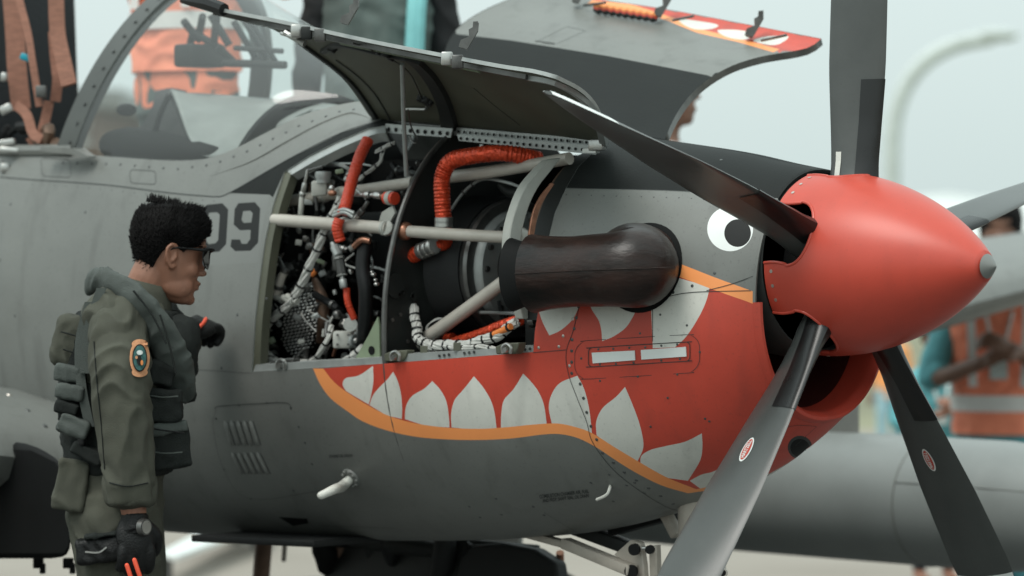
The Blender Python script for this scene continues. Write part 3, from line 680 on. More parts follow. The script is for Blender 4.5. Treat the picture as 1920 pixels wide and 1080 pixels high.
mb = MB(); mb.loft([ovring(c0-dd*.02, dd, .088, .052), ovring(c0+dd*.012, dd, .080, .045), ovring(c0+dd*.035, dd, .084, .048), ovring(c0+dd*.075, dd, .096, .052)], cap=False); kid(mb.build('exhaust_sleeve', M['black']), ex)
# dark hole round the root of the stack
mb = MB(); e1 = np.cross(exn, [0, 0, 1]); e1 /= np.linalg.norm(e1); e2 = np.cross(exn, e1); k = 40
def onskin(ang, r_, off):
    q = EXC+(e1*math.cos(ang)+e2*math.sin(ang))*r_; loc, n_, i_, d_ = FUS.bvh.find_nearest(Vector(q)); return np.array(loc)+exn*off
mb.loft([[onskin(2*math.pi*i/k, r_, o_) for i in range(k)] for r_, o_ in ((.02, .0015), (.08, .002), (.1215, .0022))], cap=False); kid(mb.build('exhaust_cutout', M['black']), ex)
# ------------------------------------------------------------------ cockpit, windshield
XH = -2.76
foot3 = np.array([FUS.pos(a, b) for a, b in foot if a > XH-.02]); foot3 = foot3[np.argsort(foot3[:, 0])]
tipx = foot3[-1][0]
def wind(x, f):                     # f 0..1 from near foot over the top to the far foot
    yb = -np.interp(x, foot3[:, 0], foot3[:, 1]); zb = np.interp(x, foot3[:, 0], foot3[:, 2])
    t = np.clip((tipx-x)/(tipx-XH), 0, 1); zt = .478+.40*t**.80; sn_ = np.sin(np.pi*(1-f)); dz = np.maximum(zt-zb, 0)*np.maximum(sn_, 0)
    a = np.pi*(1-f); return np.stack([x+.52*t*dz, yb*np.cos(a), zb+dz], -1)
GL = bpy.data.materials.new('canopy_glass'); GL.use_nodes = True; n = GL.node_tree.nodes; l = GL.node_tree.links; n.clear()
out = n.new('ShaderNodeOutputMaterial'); tr = n.new('ShaderNodeBsdfTransparent'); tr.inputs[0].default_value = (.90, .93, .92, 1); gl = n.new('ShaderNodeBsdfGlossy'); gl.inputs['Roughness'].default_value = .06; gl.inputs[0].default_value = (1, 1, 1, 1)
df = n.new('ShaderNodeBsdfDiffuse'); df.inputs[0].default_value = (.6, .63, .62, 1)
fr_ = n.new('ShaderNodeLayerWeight'); fr_.inputs[0].default_value = .5; pw_ = n.new('ShaderNodeMath'); pw_.operation = 'POWER'; pw_.inputs[1].default_value = 3.5; l.new(fr_.outputs['Facing'], pw_.inputs[0]); m1 = n.new('ShaderNodeMixShader'); m2 = n.new('ShaderNodeMixShader'); m2.inputs[0].default_value = .06
mr = n.new('ShaderNodeMapRange'); mr.inputs[1].default_value = 0; mr.inputs[2].default_value = 1; mr.inputs[3].default_value = .04; mr.inputs[4].default_value = .65
l.new(pw_.outputs[0], mr.inputs[0]); l.new(mr.outputs[0], m1.inputs[0]); l.new(tr.outputs[0], m1.inputs[1]); l.new(gl.outputs[0], m1.inputs[2]); l.new(m1.outputs[0], m2.inputs[1]); l.new(df.outputs[0], m2.inputs[2]); l.new(m2.outputs[0], out.inputs[0])
M['glass'] = GL
mb = MB(); rings = [list(wind(np.full(33, x), np.linspace(0, 1, 33))) for x in np.linspace(XH, tipx-.002, 44)]
mb.loft(rings, cap=False, closed=False); ws = bld(mb, 'windshield', M['glass'], autos=False)
# hoop
def hoop(x0, x1, g, th, name, m):
    mb = MB(); rings = []
    for f in np.linspace(0, 1, 49):
        p = wind(np.array([XH]), np.array([f]))[0]; c = np.array([XH, 0, .35]); d = p-c; d[0] = 0; d /= np.linalg.norm(d); ox = np.array([p[0]-XH, 0, 0])
        rings.append([ox+np.array([x0, 0, 0])+[0, p[1], p[2]]+d*g, ox+np.array([x1, 0, 0])+[0, p[1], p[2]]+d*(g-.006), ox+np.array([x1, 0, 0])+[0, p[1], p[2]]+d*(g-th), ox+np.array([x0, 0, 0])+[0, p[1], p[2]]+d*(g-th)])
    mb.loft(rings); return bld(mb, name, m)
hp = hoop(XH-.055, XH+.030, .008, .035, 'windshield_hoop', M['hoop'] if 'hoop' in M else mat('hoop_paint', (.075, .082, .078), .45))
rv = MB()
for f in np.linspace(.02, .98, 30):
    p = wind(np.array([XH]), np.array([f]))[0]; d = p-np.array([XH, 0, .35]); d[0] = 0; d /= np.linalg.norm(d); rv.tube([p+d*.006, p+d*.0095], .005, 8)
rv2 = kid(rv.build('hoop_rivets', M['rivet']), hp); rv2['kind'] = 'stuff'
# sill rail aft of the hoop
mb = MB(); a_, b_ = foot[0]; L = [FUS.pos(a, sill_u) for a in np.linspace(-4.95, XH+.03, 12)]
mb.tube([p+np.array([0, 0, .008]) for p in L], .018, 8); bld(mb, 'cockpit_sill', M['grey'])
mb = MB(); mb.loft([[P(75, 283, -.43)+o for o in ([0, 0, 0], [0, .03, 0], [0, .03, .012], [0, 0, .012])], [P(135, 290, -.43)+o for o in ([0, 0, 0], [0, .05, 0], [0, .05, .02], [0, 0, .02])], [P(165, 293, -.41)+o for o in ([0, 0, -.005], [0, .03, -.005], [0, .03, .0], [0, 0, .0])]]); bld(mb, 'hoop_foot', M['grey'])
# floor and walls of the cockpit tub
mb = MB(); mb.box((-3.5, 0, -.35), 3.0, .74, .02); bld(mb, 'cockpit_floor', M['black'])
M['coam'] = mat('glare_shield_cloth', (.012, .013, .0125), .75, var=.25, scale=10, bump=.2, bscale=14)
M['coamlt'] = mat('grey_cover_cloth', (.26, .27, .26), .7, var=.2, scale=6, bump=.2, bscale=9)
# glare shield: cloth cover draped from the hud down to the glass foot
def sheet3(rows, name, m, parent=None, n=6, th=.012):
    g = [catmull(r, n) for r in rows]; k = min(len(r) for r in g); g = [r[:k] for r in g]; cols = [catmull([g[i][j] for i in range(len(g))], n) for j in range(k)]
    mb = MB(); mb.loft(cols, cap=False, closed=False); o = bld(mb, name, m, parent, autos=False); s_ = o.modifiers.new('s', 'SOLIDIFY'); s_.thickness = th; return o
cv = sheet3([[P(318, 172, -.04), P(400, 176, 0), P(500, 184, .02), P(600, 192, .0), P(660, 200, -.02)],
        [P(322, 168, -.14), P(400, 190, -.12), P(500, 205, -.10), P(590, 205, -.08), P(640, 203, -.06)],
        [P(335, 200, -.25), P(380, 215, -.22), P(450, 235, -.20), P(540, 225, -.16), P(600, 208, -.10)],
        [P(350, 245, -.30), P(385, 262, -.28), P(425, 275, -.28), P(480, 262, -.22), P(560, 225, -.14)],
        [P(370, 290, -.33), P(400, 294, -.33), P(425, 290, -.33), P(460, 276, -.28), P(530, 242, -.2)]], 'glare_shield_cover', M['coamlt'])
sheet3([[P(292, 170, .02), P(320, 165, .03), P(350, 170, .05)], [P(285, 200, -.16), P(305, 198, -.18), P(335, 196, -.16)], [P(262, 240, -.22), P(290, 240, -.25), P(345, 235, -.24)], [P(235, 275, -.26), P(290, 282, -.30), P(372, 290, -.30)], [P(225, 298, -.28), P(290, 306, -.33), P(380, 306, -.33)]], 'instrument_shroud', M['coam'])
mb = MB(); mb.tube([P(213, 272, -.25), P(240, 272, -.27), P(300, 276, -.29), P(400, 292, -.30)], [.045, .055, .052, .03], 14, 4, rnd=True); bld(mb, 'padded_roll', M['black'])
mb = MB(); mb.tube([P(262, 250, -.29), P(264, 262, -.31), P(262, 290, -.31)], .010, 8); mb.tube([P(316, 180, -.26), P(300, 215, -.29), P(286, 262, -.31)], .009, 8, 3); bld(mb, 'cover_strap', M['black'])
mb = MB(); mb.ell(P(237, 206, -.2), .035, .03, .02, n=14); bld(mb, 'cockpit_knob', M['black'])
# HUD frame
hud = MB(); hud.box(P(375, 105, -.06), .09, .14, .07, bev=.01); hd = bld(hud, 'head_up_display', M['charcoal'])
for a, b, r in (((345, 40), (362, 62), .012), ((362, 60), (352, 105), .012), ((362, 60), (408, 88), .012), ((380, 30), (372, 75), .012), ((408, 18), (400, 90), .012), ((395, 28), (430, 85), .012), ((438, 40), (480, 110), .010), ((455, 35), (500, 110), .008), ((470, 40), (520, 120), .008), ((408, 88), (440, 120), .014), ((440, 90), (530, 96), .008), ((420, 118), (535, 122), .012)):
    m_ = MB(); m_.tube([P(a[0], a[1], -.08), P(b[0], b[1], -.03)], r, 8); kid(m_.build('hud_strut', M['charcoal']), hd)
mb = MB(); mb.prism([P(x, y, -.03) for x, y in ((445, 40), (478, 38), (495, 92), (452, 92))], (.004, .01, 0)); kid(mb.build('combiner_glass', M['glass']), hd)
# ---------- seat with harness
seat = MB(); seat.box(P(28, 90, .0), .16, .42, .80, Z=(-.06, 0, 1), bev=.04); st = bld(seat, 'ejection_seat', M['seatblack'] if 'seatblack' in M else mat('seat_cushion_black', (.014, .016, .018), .85, var=.3, bump=.3, bscale=90))
M['strap'] = mat('brown_harness_webbing', (.27, .125, .085), .8, var=.25, scale=30, bump=.5, bscale=220, stretch=(1, 1, 4))
M['teal'] = mat('teal_buckle', (.0, .25, .33), .4)
def strap(pts, w, y, name='harness_strap', m='strap', th=.012):
    L = catmull([P(px, py, yy) for px, py, yy in pts], 5); mb = MB(); rings = []
    for i, p in enumerate(L):
        t = L[min(i+1, len(L)-1)]-L[max(i-1, 0)]; t /= np.linalg.norm(t); s_ = np.cross(t, FW); s_ /= np.linalg.norm(s_); f_ = np.cross(s_, t)
        rings.append([p-s_*w/2-f_*th/2, p+s_*w/2-f_*th/2, p+s_*w/2+f_*th/2, p-s_*w/2+f_*th/2])
    mb.loft(rings); return kid(mb.build(name, M[m], smooth=True), st)
strap([(22, -20, -.30), (28, 60, -.31), (32, 130, -.32), (40, 205, -.32)], .060, 0)
strap([(34, -10, -.34), (52, 60, -.35), (60, 110, -.36), (68, 160, -.36), (74, 200, -.36)], .022, 0)
strap([(105, -10, -.28), (108, 60, -.29), (118, 110, -.30), (130, 160, -.31)], .048, 0)
strap([(100, 60, -.27), (104, 110, -.28), (108, 150, -.29), (104, 190, -.29)], .032, 0)
strap([(28, 195, -.33), (50, 215, -.34), (62, 250, -.35), (80, 262, -.35)], .03, 0)
strap([(92, 190, -.30), (86, 220, -.31), (76, 252, -.33), (55, 268, -.34)], .03, 0)
mb = MB(); mb.box(P(51, 109, -.36), .045, .02, .022, X=RT*.92-UP*.35, Y=FW, Z=UP*.92+RT*.35, bev=.005); kid(mb.build('harness_clip', M['teal']), st)
mb = MB(); mb.box(P(77, 172, -.37), .032, .02, .038, X=RT, Y=FW, Z=UP, bev=.004); kid(mb.build('strap_buckle', M['dsteel']), st)
for x, y, w_, h_, an in ((8, 145, .02, .03, 0), (12, 205, .04, .03, 25), (8, 268, .07, .022, 8), (20, 282, .07, .02, -5), (10, 315, .03, .03, 0)):
    mb = MB(); c, s_ = math.cos(R(an)), math.sin(R(an)); mb.box(P(x, y, -.38), w_, .03, h_, X=RT*c+UP*s_, Y=FW, Z=UP*c-RT*s_, bev=.006); kid(mb.build('seat_fitting', M['steel']), st)
for k in range(22):
    x, y = rng.uniform(-10, 95), rng.uniform(215, 310); mb = MB()
    mb.tube([P(x, y, -.36+rng.uniform(0, .1)), P(x+rng.uniform(-30, 30), y+rng.uniform(-20, 20), -.34), P(x+rng.uniform(-30, 40), y+rng.uniform(-5, 30), -.33)], rng.uniform(.006, .02), 8, 4); kid(mb.build('seat_hose', [M['black'], M['earth'], M['dsteel'], M['rubber']][k % 4]), st)
# ------------------------------------------------------------------ cowl doors
def coons(h, f, af, fo, y0, y1, n=30, m=24, pw=.85, bow=0.0):
    """h,f: hinge and free edge (aft->fore) ; af,fo: aft and fore edges (hinge->free); photo outlines, y0 hinge depth, y1 free depth"""
    def rs(L, k): 
        L = np.array(catmull(L, 8) if len(L) > 2 else L, float); d = np.r_[0, np.cumsum(np.linalg.norm(np.diff(L, axis=0), axis=1))]; q = np.linspace(0, d[-1], k); return np.stack([np.interp(q, d, L[:, 0]), np.interp(q, d, L[:, 1])], 1)
    H, Fe, A, Fo = rs(h, n), rs(f, n), rs(af, m), rs(fo, m); G = np.zeros((n, m, 3)); px = np.zeros((n, m, 2))
    for i in range(n):
        s_ = i/(n-1)
        for j in range(m):
            t = j/(m-1); p = (1-t)*H[i]+t*Fe[i]+(1-s_)*A[j]+s_*Fo[j]-((1-s_)*(1-t)*H[0]+s_*(1-t)*H[-1]+(1-s_)*t*Fe[0]+s_*t*Fe[-1])
            px[i, j] = p; G[i, j] = P(p[0], p[1], y0+(y1-y0)*t**pw)
    return G, px
def gridsurf(G):
    n, m = G.shape[:2]
    def fn(a, b):
        a = np.clip(np.asarray(a, float), 0, 1)*(n-1); b = np.clip(np.asarray(b, float), 0, 1)*(m-1)
        i = np.minimum(a.astype(int), n-2); j = np.minimum(b.astype(int), m-2); u = (a-i)[:, None]; v = (b-j)[:, None]
        return (1-u)*(1-v)*G[i, j]+u*(1-v)*G[i+1, j]+(1-u)*v*G[i, j+1]+u*v*G[i+1, j+1]
    return fn
HN = [(700, 226), (860, 240), (1000, 254), (1137, 271)]
FR = [(384, 16), (460, 31), (540, 47), (700, 82), (860, 113), (940, 128), (1000, 137), (1042, 148)]
AFE = [(700, 226), (690, 214), (672, 186), (650, 156), (618, 124), (575, 92), (525, 62), (460, 34), (384, 16)]
FOE = [(1137, 271), (1128, 228), (1112, 196), (1085, 170), (1042, 148)]
G, gpx = coons(HN, FR, AFE, FOE, -.17, -.72)
Gf = gridsurf(G); ND = PSurf(Gf, (0, 1), (0, 1), 60, 48, 1.2, .6)
nn_ = ND.nrm([.5], [.5], 1)[0]; IN = 1 if nn_ @ (CAM-G[15, 12]) > 0 else -1; ND.flip = IN      # inner face looks at the camera
# thin panel: inner face, outer face, rim
n_, m_ = G.shape[:2]; AA, BB = np.meshgrid(np.linspace(0, 1, n_), np.linspace(0, 1, m_), indexing='ij'); NR = ND.nrm(AA.ravel(), BB.ravel(), IN).reshape(n_, m_, 3)
mb = MB(); mb.loft([list(G[i]) for i in range(n_)], cap=False, closed=False); dr = bld(mb, 'cowl_door', M['olive'], autos=False); dr['label'] = 'near cowl door swung open with olive inner face'
mb = MB(); Go = G-NR*.010; mb.loft([list(Go[i]) for i in range(n_)], cap=False, closed=False); kid(mb.build('door_outer_skin', M['grey']), dr)
rim = [(i, 0) for i in range(n_)]+[(n_-1, j) for j in range(1, m_)]+[(i, m_-1) for i in range(n_-2, -1, -1)]+[(0, j) for j in range(m_-2, 0, -1)]
mb = MB(); mb.loft([[G[i, j], Go[i, j]] for i, j in rim+[rim[0]]], cap=False, closed=False); kid(mb.build('door_edge', M['alu'], autos=False), dr)
def rib(line, w, h, name, m, parent=dr, surf=ND):
    L = catmull(line, 6) if len(line) > 2 else dens(line, 12, False); ab = [surf.hit(*p) for p in L]; pts = [surf.pos(a, b) for a, b in ab]; nr = surf.nrm([a for a, b in ab], [b for a, b in ab], surf.flip); mb = MB(); rings = []
    for i, p in enumerate(pts):
        t = pts[min(i+1, len(pts)-1)]-pts[max(i-1, 0)]; s_ = np.cross(nr[i], t); s_ /= np.linalg.norm(s_)+1e-9
        rings.append([p-s_*w/2-nr[i]*.001, p-s_*w*.4+nr[i]*h, p+s_*w*.4+nr[i]*h, p+s_*w/2-nr[i]*.001])
    mb.loft(rings); return kid(mb.build(name, m), parent)
rib([(1134, 268), (1124, 226), (1108, 197), (1082, 173), (1040, 152), (990, 142)], .024, .012, 'door_rim', M['alu'])
rib([(990, 141), (900, 124), (780, 101), (640, 72), (545, 51), (470, 36), (400, 22)], .022, .012, 'door_rim', M['dsteel'])
rib([(706, 223), (698, 208), (682, 184), (660, 155), (628, 126), (590, 98), (560, 76)], .020, .008, 'door_rib', M['charcoal'])
rib([(733, 227), (722, 206), (700, 172), (668, 140), (630, 112)], .004, .003, 'door_rib', M['seam'])
rib([(843, 238), (838, 205), (822, 165), (800, 132), (775, 108)], .052, .014, 'door_rib', M['charcoal'])
rib([(640, 78), (780, 106), (900, 131)], .010, .008, 'door_stiffener', M['olive2'])
rib([(606, 95), (640, 82), (720, 100), (770, 110)], .016, .010, 'door_stiffener', M['charcoal'])
rib([(888, 165), (930, 200), (975, 235)], .0022, .001, 'door_crease', M['seam'])
# perforated hinge strips
def perf(line0, line1, n, rad, name, parent, y=-.165, m='alu', off=0.0):
    A0, A1 = [P(p[0], p[1], y-off) for p in line0], [P(p[0], p[1], y-off) for p in line1]; mb = MB(); mb.loft([[A0[0], A0[1]], [A1[0], A1[1]]][::1], cap=False, closed=False)
    o = bld(mb, name, M[m], smooth=False); s_ = o.modifiers.new('s', 'SOLIDIFY'); s_.thickness = .003
    mh = MB()
    for k in range(n):
        t = (k+.5)/n; c0 = A0[0]*(1-t)+A0[1]*t; c1 = A1[0]*(1-t)+A1[1]*t; c = c0*.42+c1*.58
        mh.tube([c+np.array([0, -.0045, 0]), c+np.array([0, -.0055, 0])], rad, 10)
    h = mh.build('strip_holes', M['black']); h['kind'] = 'stuff'; kid(h, o); return o
perf([(724, 232), (850, 241)], [(724, 249), (846, 258)], 9, .0062, 'hinge_strip', AC, -.205)
perf([(858, 252), (1134, 274)], [(862, 264), (1118, 290)], 22, .0042, 'hinge_strip', AC, -.200)
perf([(856, 239), (1128, 262)], [(856, 252), (1134, 275)], 24, .0042, 'hinge_strip', AC, -.190)
mb = MB(); mb.tube([P(715, 228, -.18), P(850, 240, -.18), P(1134, 268, -.18)], .008, 10); bld(mb, 'hinge_pin', M['dsteel'])
mb = MB(); mb.box(P(1120, 272, -.205), .05, .02, .03, bev=.003); mb.box(P(1108, 283, -.20), .05, .015, .012); bld(mb, 'hinge_bracket', M['steel'])
# latches on the free edge
def latch(px, py, y, sc=1.0, name='cowl_latch', parent=dr):
    mb = MB(); c = P(px, py, y); X = RT*.5+UP*.86; Z = np.cross(X, FW); pts = [(0, 0), (.055, .0), (.075, .012), (.068, .022), (.055, .016), (.045, .022), (.03, .012), (.012, .026), (-.005, .022)]
    mb.prism([c+X*a*sc+Z*b*sc for a, b in pts], FW*.02); mb.prism([c+FW*.03+X*a*sc+Z*b*sc*.8 for a, b in pts], FW*.012); return kid(mb.build(name, M['dsteel'], smooth=False), parent)
latch(652, 46, -.74); latch(876, 92, -.74)
for px, py in ((556, 58), (575, 62), (600, 66), (1000, 150) if False else (838, 110), (858, 116)):
    mb = MB(); mb.box(P(px, py, -.72), .03, .02, .035, X=RT, Y=FW, Z=UP, bev=.004); kid(mb.build('latch_block', [M['dsteel'], M['steel'], M['charcoal']][(px) % 3]), dr)
mb = MB(); mb.tube([P(528, 62, -.70), P(555, 70, -.70), P(562, 62, -.71)], .006, 8, 4); mb.tube([P(535, 60, -.70), P(572, 82, -.68)], .010, 8); kid(mb.build('latch_handle', M['steel']), dr)
mb = MB(); mb.tube([P(342, 0, -.72), P(392, 8, -.72), P(420, 18, -.72)], [.01, .02, .018], 8); kid(mb.build('door_bumper', M['rubber']), dr)
for px, py, r_ in ((626, 90, .012), (724, 98, .016), (800, 186, .016), (790, 182, .012), (808, 190, .010), (735, 105, .012), (712, 94, .010), (620, 88, .01)):
    p = np.array(ND.pos(*ND.hit(px, py))); n3 = ND.nrm(*[[v] for v in ND.hit(px, py)], IN)[0]; mb = MB(); mb.disc(p, n3, r_, .014, 10, r_*.7); kid(mb.build('door_fitting', M['charcoal']), dr)
def doorwire(line, r_, m='dsteel'):
    mb = MB(); L = []
    for p in catmull(line, 6): a, b = ND.hit(*p); L.append(ND.pos(a, b)+ND.nrm([a], [b], IN)[0]*.008)
    mb.tube(L, r_, 6); kid(mb.build('door_wire', M[m]), dr)
doorwire([(662, 75), (690, 84), (715, 98), (745, 112), (770, 132), (785, 160), (795, 185)], .0022); doorwire([(765, 200), (785, 200), (800, 200), (803, 193)], .004, 'steel')
mb = MB(); mb.tube([P(754, 120, -.52), P(757, 230, -.42), P(762, 330, -.36)], .0062, 10); kid(mb.build('prop_rod', M['alu']), dr)
mb = MB(); mb.tube([P(765, 205, -.44), P(770, 235, -.40), P(782, 262, -.33), P(776, 268, -.33), P(768, 255, -.33)], .0022, 6, 5); kid(mb.build('door_cable', M['dsteel']), dr)
# far door
HF = [(820, 200), (1000, 225), (1247, 262)]; FF = [(1030, -30), (1110, -4), (1250, 18), (1400, 46), (1540, 73)]
AF = [(820, 200), (828, 120), (850, 62), (910, 18), (1030, -30)]; FO2 = [(1247, 262), (1262, 226), (1288, 186), (1324, 152), (1372, 124), (1430, 106), (1490, 96), (1520, 88), (1540, 73)]
G2, _ = coons(HF, FF, AF, FO2, .12, .80, pw=.95); FD = PSurf(gridsurf(G2), (0, 1), (0, 1), 60, 60, 1.2, .7)
nn_ = FD.nrm([.5], [.5], 1)[0]; fl_ = 1 if nn_ @ (CAM-G2[15, 12]) > 0 else -1; FD.flip = fl_
d2 = lambda L: FD.hits(dens(L, 8))
fb = d2([(740, 30), (840, 62), (960, 76), (1140, 105), (1326, 141), (1400, 170), (1300, 300), (740, 330)])
fr2 = d2([(1120, 8), (1180, 14), (1262, 38), (1310, 58), (1385, 74), (1455, 92), (1480, 120), (1600, 90), (1560, 55), (1400, 20), (1180, -20), (1110, -10)])
fo2 = d2([(1100, 8), (1180, 16), (1250, 38), (1305, 61), (1385, 79), (1450, 98), (1462, 92), (1385, 72), (1312, 54), (1264, 34), (1185, 8), (1110, 0)])
ft = [[(1272, 36), (1300, 38), (1345, 46), (1335, 54), (1305, 55), (1285, 48)], [(1345, 57), (1380, 56), (1410, 62), (1398, 74), (1365, 70)], [(1412, 76), (1440, 68), (1478, 68), (1462, 82), (1440, 84)]]
fdo = FD.cut(('cowl_door', M['grey']), [('glare_band', fb, M['antiglare']), ('door_red', fr2, M['red']), ('door_stripe', fo2, M['orange'])]+[('tooth', FD.hits(dens(corners([(a, b) for a, b in t]), 5)), M['tooth']) for t in ft], 50, 40, None, flip=fl_)
fd0 = kid(fdo[0]); fd0['label'] = 'far cowl door swung open with grey and black outer face'
for o in fdo[1:]: kid(o, fd0)
N2 = FD.nrm(AA.ravel(), BB.ravel(), fl_).reshape(n_, m_, 3); mb = MB(); Gi = G2-N2*.02; mb.loft([list(Gi[i]) for i in range(n_)], cap=False, closed=False); kid(mb.build('door_inner_skin', M['olive']), fd0)
mb = MB(); mb.loft([[G2[i, j]+N2[i, j]*.001, Gi[i, j]] for i, j in rim+[rim[0]]], cap=False, closed=False); kid(mb.build('door_edge', M['dsteel'], autos=False), fd0)
latch(1240, 32, .70, 1.1, parent=fd0); latch(1412, 70, .70, 1.1, parent=fd0); latch(1085, 6, .70, 1.0, parent=fd0)
for a, b in (((1262, 38), (1300, 30)), ((1428, 76), (1474, 66)), ((1095, 10), (1135, 5))):
    mb = MB(); mb.tube([P(a[0], a[1], .70), P(b[0], b[1], .66)], .004, 6); kid(mb.build('latch_rod', M['dsteel']), fd0)
mb = MB()
for k in range(12):
    for q, (m0, dy) in enumerate(((0, 0), (1, 9))):
        pass
for q, (dy, mm) in enumerate(((0, 'orange'), (5, 'red'), (9, 'charcoal'))):
    mb = MB(); L = [P(1116+k*6.3, 10+dy+k*.95+(1.5 if k % 2 else -1.5), .69) for k in range(19)]; mb.tube(L, .0085, 8, 2); kid(mb.build('spiral_tether', M[mm]), fd0)
mb = MB(); FD.ribbon(mb, FD.hits(dens([(1004, 80), (1062, 50), (1098, 58), (1040, 84)], 10)), .0016, .001); FD.ribbon(mb, FD.hits(dens([(1004, 77), (1040, 82)], 6, False)), .004, .0012); kid(mb.build('door_panel_gap', M['seam']), fd0)
# ------------------------------------------------------------------ engine bay
def sect(x, sc=1.0, n=72, y0=None):
    L = [fus(np.array([x]), np.array([u]))[0] for u in np.linspace(0, 1, n, endpoint=False)]; return [np.array([x, p[1]*sc, -.15+(p[2]+.15)*sc]) for p in L]
def plate_x(x, sc, th, name, m):
    mb = MB(); mb.loft([sect(x, sc), sect(x-th, sc)]); return bld(mb, name, m)
fwl = plate_x(-1.225, .975, .012, 'engine_bulkhead', M['charcoal']); fwl['label'] = 'dark arched bulkhead crossing the open engine bay'
plate_x(-1.98, .97, .02, 'rear_firewall', M['black'])
# rolled edge of the bulkhead
mb = MB(); S = sect(-1.222, .985); mb.tube([S[i] for i in range(4, 34)], .008, 8); kid(mb.build('bulkhead_edge', M['dsteel']), fwl)
# keel plate inside, belly pan
mb = MB(); mb.box((-1.35, .20, -.1), 1.5, .02, .80); bld(mb, 'keel_plate', M['black'])
mb = MB(); mb.box((-1.25, 0, -.50), 1.3, .46, .02); bld(mb, 'bay_floor', M['black'])
def onx(px, py, x=-1.22): return PX(px, py, x)
for px, py, r_ in ((782, 306, .006), (776, 556, .013), (748, 552, .005), (754, 548, .005), (772, 555, .005), (750, 590, .005), (778, 240 if False else 622, .005), (866, 256, .004), (842, 262, .004), (764, 640, .005), (735, 600, .005), (741, 536, .034)):
    p = onx(px, py); mb = MB(); mb.disc(p, (1, 0, 0), r_, .004, 14); kid(mb.build('bulkhead_boss' if r_ > .01 else 'bulkhead_bolt', M['dsteel'] if r_ < .01 else M['charcoal']), fwl)
# engine core : drum with fine ribs, flange with bolts
def ex_(x, r, y=0, z=-.02, n=56): return [np.array([x, y+r*math.cos(2*math.pi*i/n), z+r*math.sin(2*math.pi*i/n)]) for i in range(n)]
EX = -.085
prof_ = []
for k in range(17):
    x = -1.235+k*.0085; prof_.append((x, .205-.012*(k/26)**2)); prof_.append((x+.005, .2005-.012*(k/26)**2))
mb = MB(); mb.loft([ex_(x, r, EX) for x, r in prof_]+[ex_(-1.095, .187, EX)]); core = bld(mb, 'engine_drum', M['rubber'])
mb = MB(); mb.loft([ex_(-1.095, .19, EX), ex_(-1.075, .195, EX), ex_(-1.065, .190, EX), ex_(-1.065, .165, EX), ex_(-1.08, .16, EX)]); bld(mb, 'drum_ring', M['dsteel'])
mb = MB(); mb.loft([ex_(-1.08, .165, EX), ex_(-1.05, .160, EX), ex_(-1.042, .152, EX), ex_(-1.042, .095, EX), ex_(-1.06, .09, EX)]); fg = bld(mb, 'engine_flange', M['alu'])
for k in range(14):
    a = 2*math.pi*k/14; mb = MB(); mb.disc((-1.043, EX+.137*math.cos(a), -.02+.137*math.sin(a)), (1, 0, 0), .0085, .010, 6, .008); kid(mb.build('flange_bolt', M['dsteel']), fg)
mb = MB(); mb.loft([ex_(-1.08, .10, EX), ex_(-1.03, .088, EX), ex_(-1.01, .083, EX), ex_(-1.0, .05, EX)]); gc = bld(mb, 'gear_case', M['dsteel'])
for k in range(6):
    a = 2*math.pi*k/6; mb = MB(); mb.disc((-1.008, EX+.062*math.cos(a), -.02+.062*math.sin(a)), (1, 0, 0), .009, .01, 6); kid(mb.build('case_bolt', M['steel']), gc)
mb = MB(); mb.loft([ex_(-1.0, .045, -.03), ex_(-.66, .05, .0), ex_(-.64, .12, 0), ex_(-.45, .15, 0), ex_(-.15, .19, 0)]); bld(mb, 'reduction_gearbox', M['charcoal'])
mb = MB(); mb.loft([ex_(-1.95, .16, .05), ex_(-1.23, .18, .05)]); bld(mb, 'accessory_case', M['black'])
# white mount ring and struts
SC1 = [(1050, 296), (1030, 322), (1008, 350), (990, 385), (977, 430), (972, 480), (978, 520), (988, 560), (990, 598)]
SC2 = [(1030, 300), (1005, 325), (984, 352), (968, 390), (957, 432), (955, 480), (960, 520), (970, 560), (981, 598)]
def plane_band(la, lb, x, th, name, m, n=40):
    A = np.array(catmull(la, 8)); B = np.array(catmull(lb, 8)); q = np.linspace(0, 1, n); f = lambda L: np.stack([np.interp(q, np.linspace(0, 1, len(L)), L[:, k]) for k in (0, 1)], 1)
    A, B = f(A), f(B); mb = MB(); o = np.array([th, 0, 0]); mb.loft([[PX(*a, x), PX(*b, x), PX(*b, x)-o, PX(*a, x)-o] for a, b in zip(A, B)]); return bld(mb, name, m, bevel=.003)
SC1b = [(1070, 294), (1048, 318), (1027, 346), (1010, 385), (1000, 430), (988, 480), (990, 520), (996, 560), (998, 600)]
SC1b = [((a[0]*.85+b[0]*.15), (a[1]*.85+b[1]*.15)) for a, b in zip(SC1, SC1b)]
plane_band(SC1b, SC2, -.70, .03, 'mount_ring', M['tube2'])
plane_band([(1040, 345), (1022, 372), (1010, 398), (1002, 440), (1000, 450)], [(1034, 343), (1013, 370), (1000, 398), (992, 440), (992, 450)], -.685, .006, 'copper_gasket', M['copper'])
def pipe(pts, r, name, m, seg=12, sub=5, rnd=False, collars=(), cm='alu', cr=1.25, **k):
    """pts: (photo x, photo y, depth y); collars: fractions along"""
    w = [P(*p) for p in pts]; mb = MB()
    mb.tube(w, r, seg, sub if len(w) > 2 else 0, rnd=rnd); o = bld(mb, name, M[m]); L = catmull(w, 8)
    for c in collars:
        i = min(int(c*(len(L)-1)), len(L)-2); d = (L[i+1]-L[i])/np.linalg.norm(L[i+1]-L[i]); mc = MB(); rr = r if not hasattr(r, '__len__') else max(r)
        mc.tube([L[i]-d*rr*.45, L[i]-d*rr*.35, L[i]+d*rr*.35, L[i]+d*rr*.45], [rr*1.08, rr*cr, rr*cr, rr*1.08], 12); kid(mc.build('clamp', M[cm]), o)
    return o
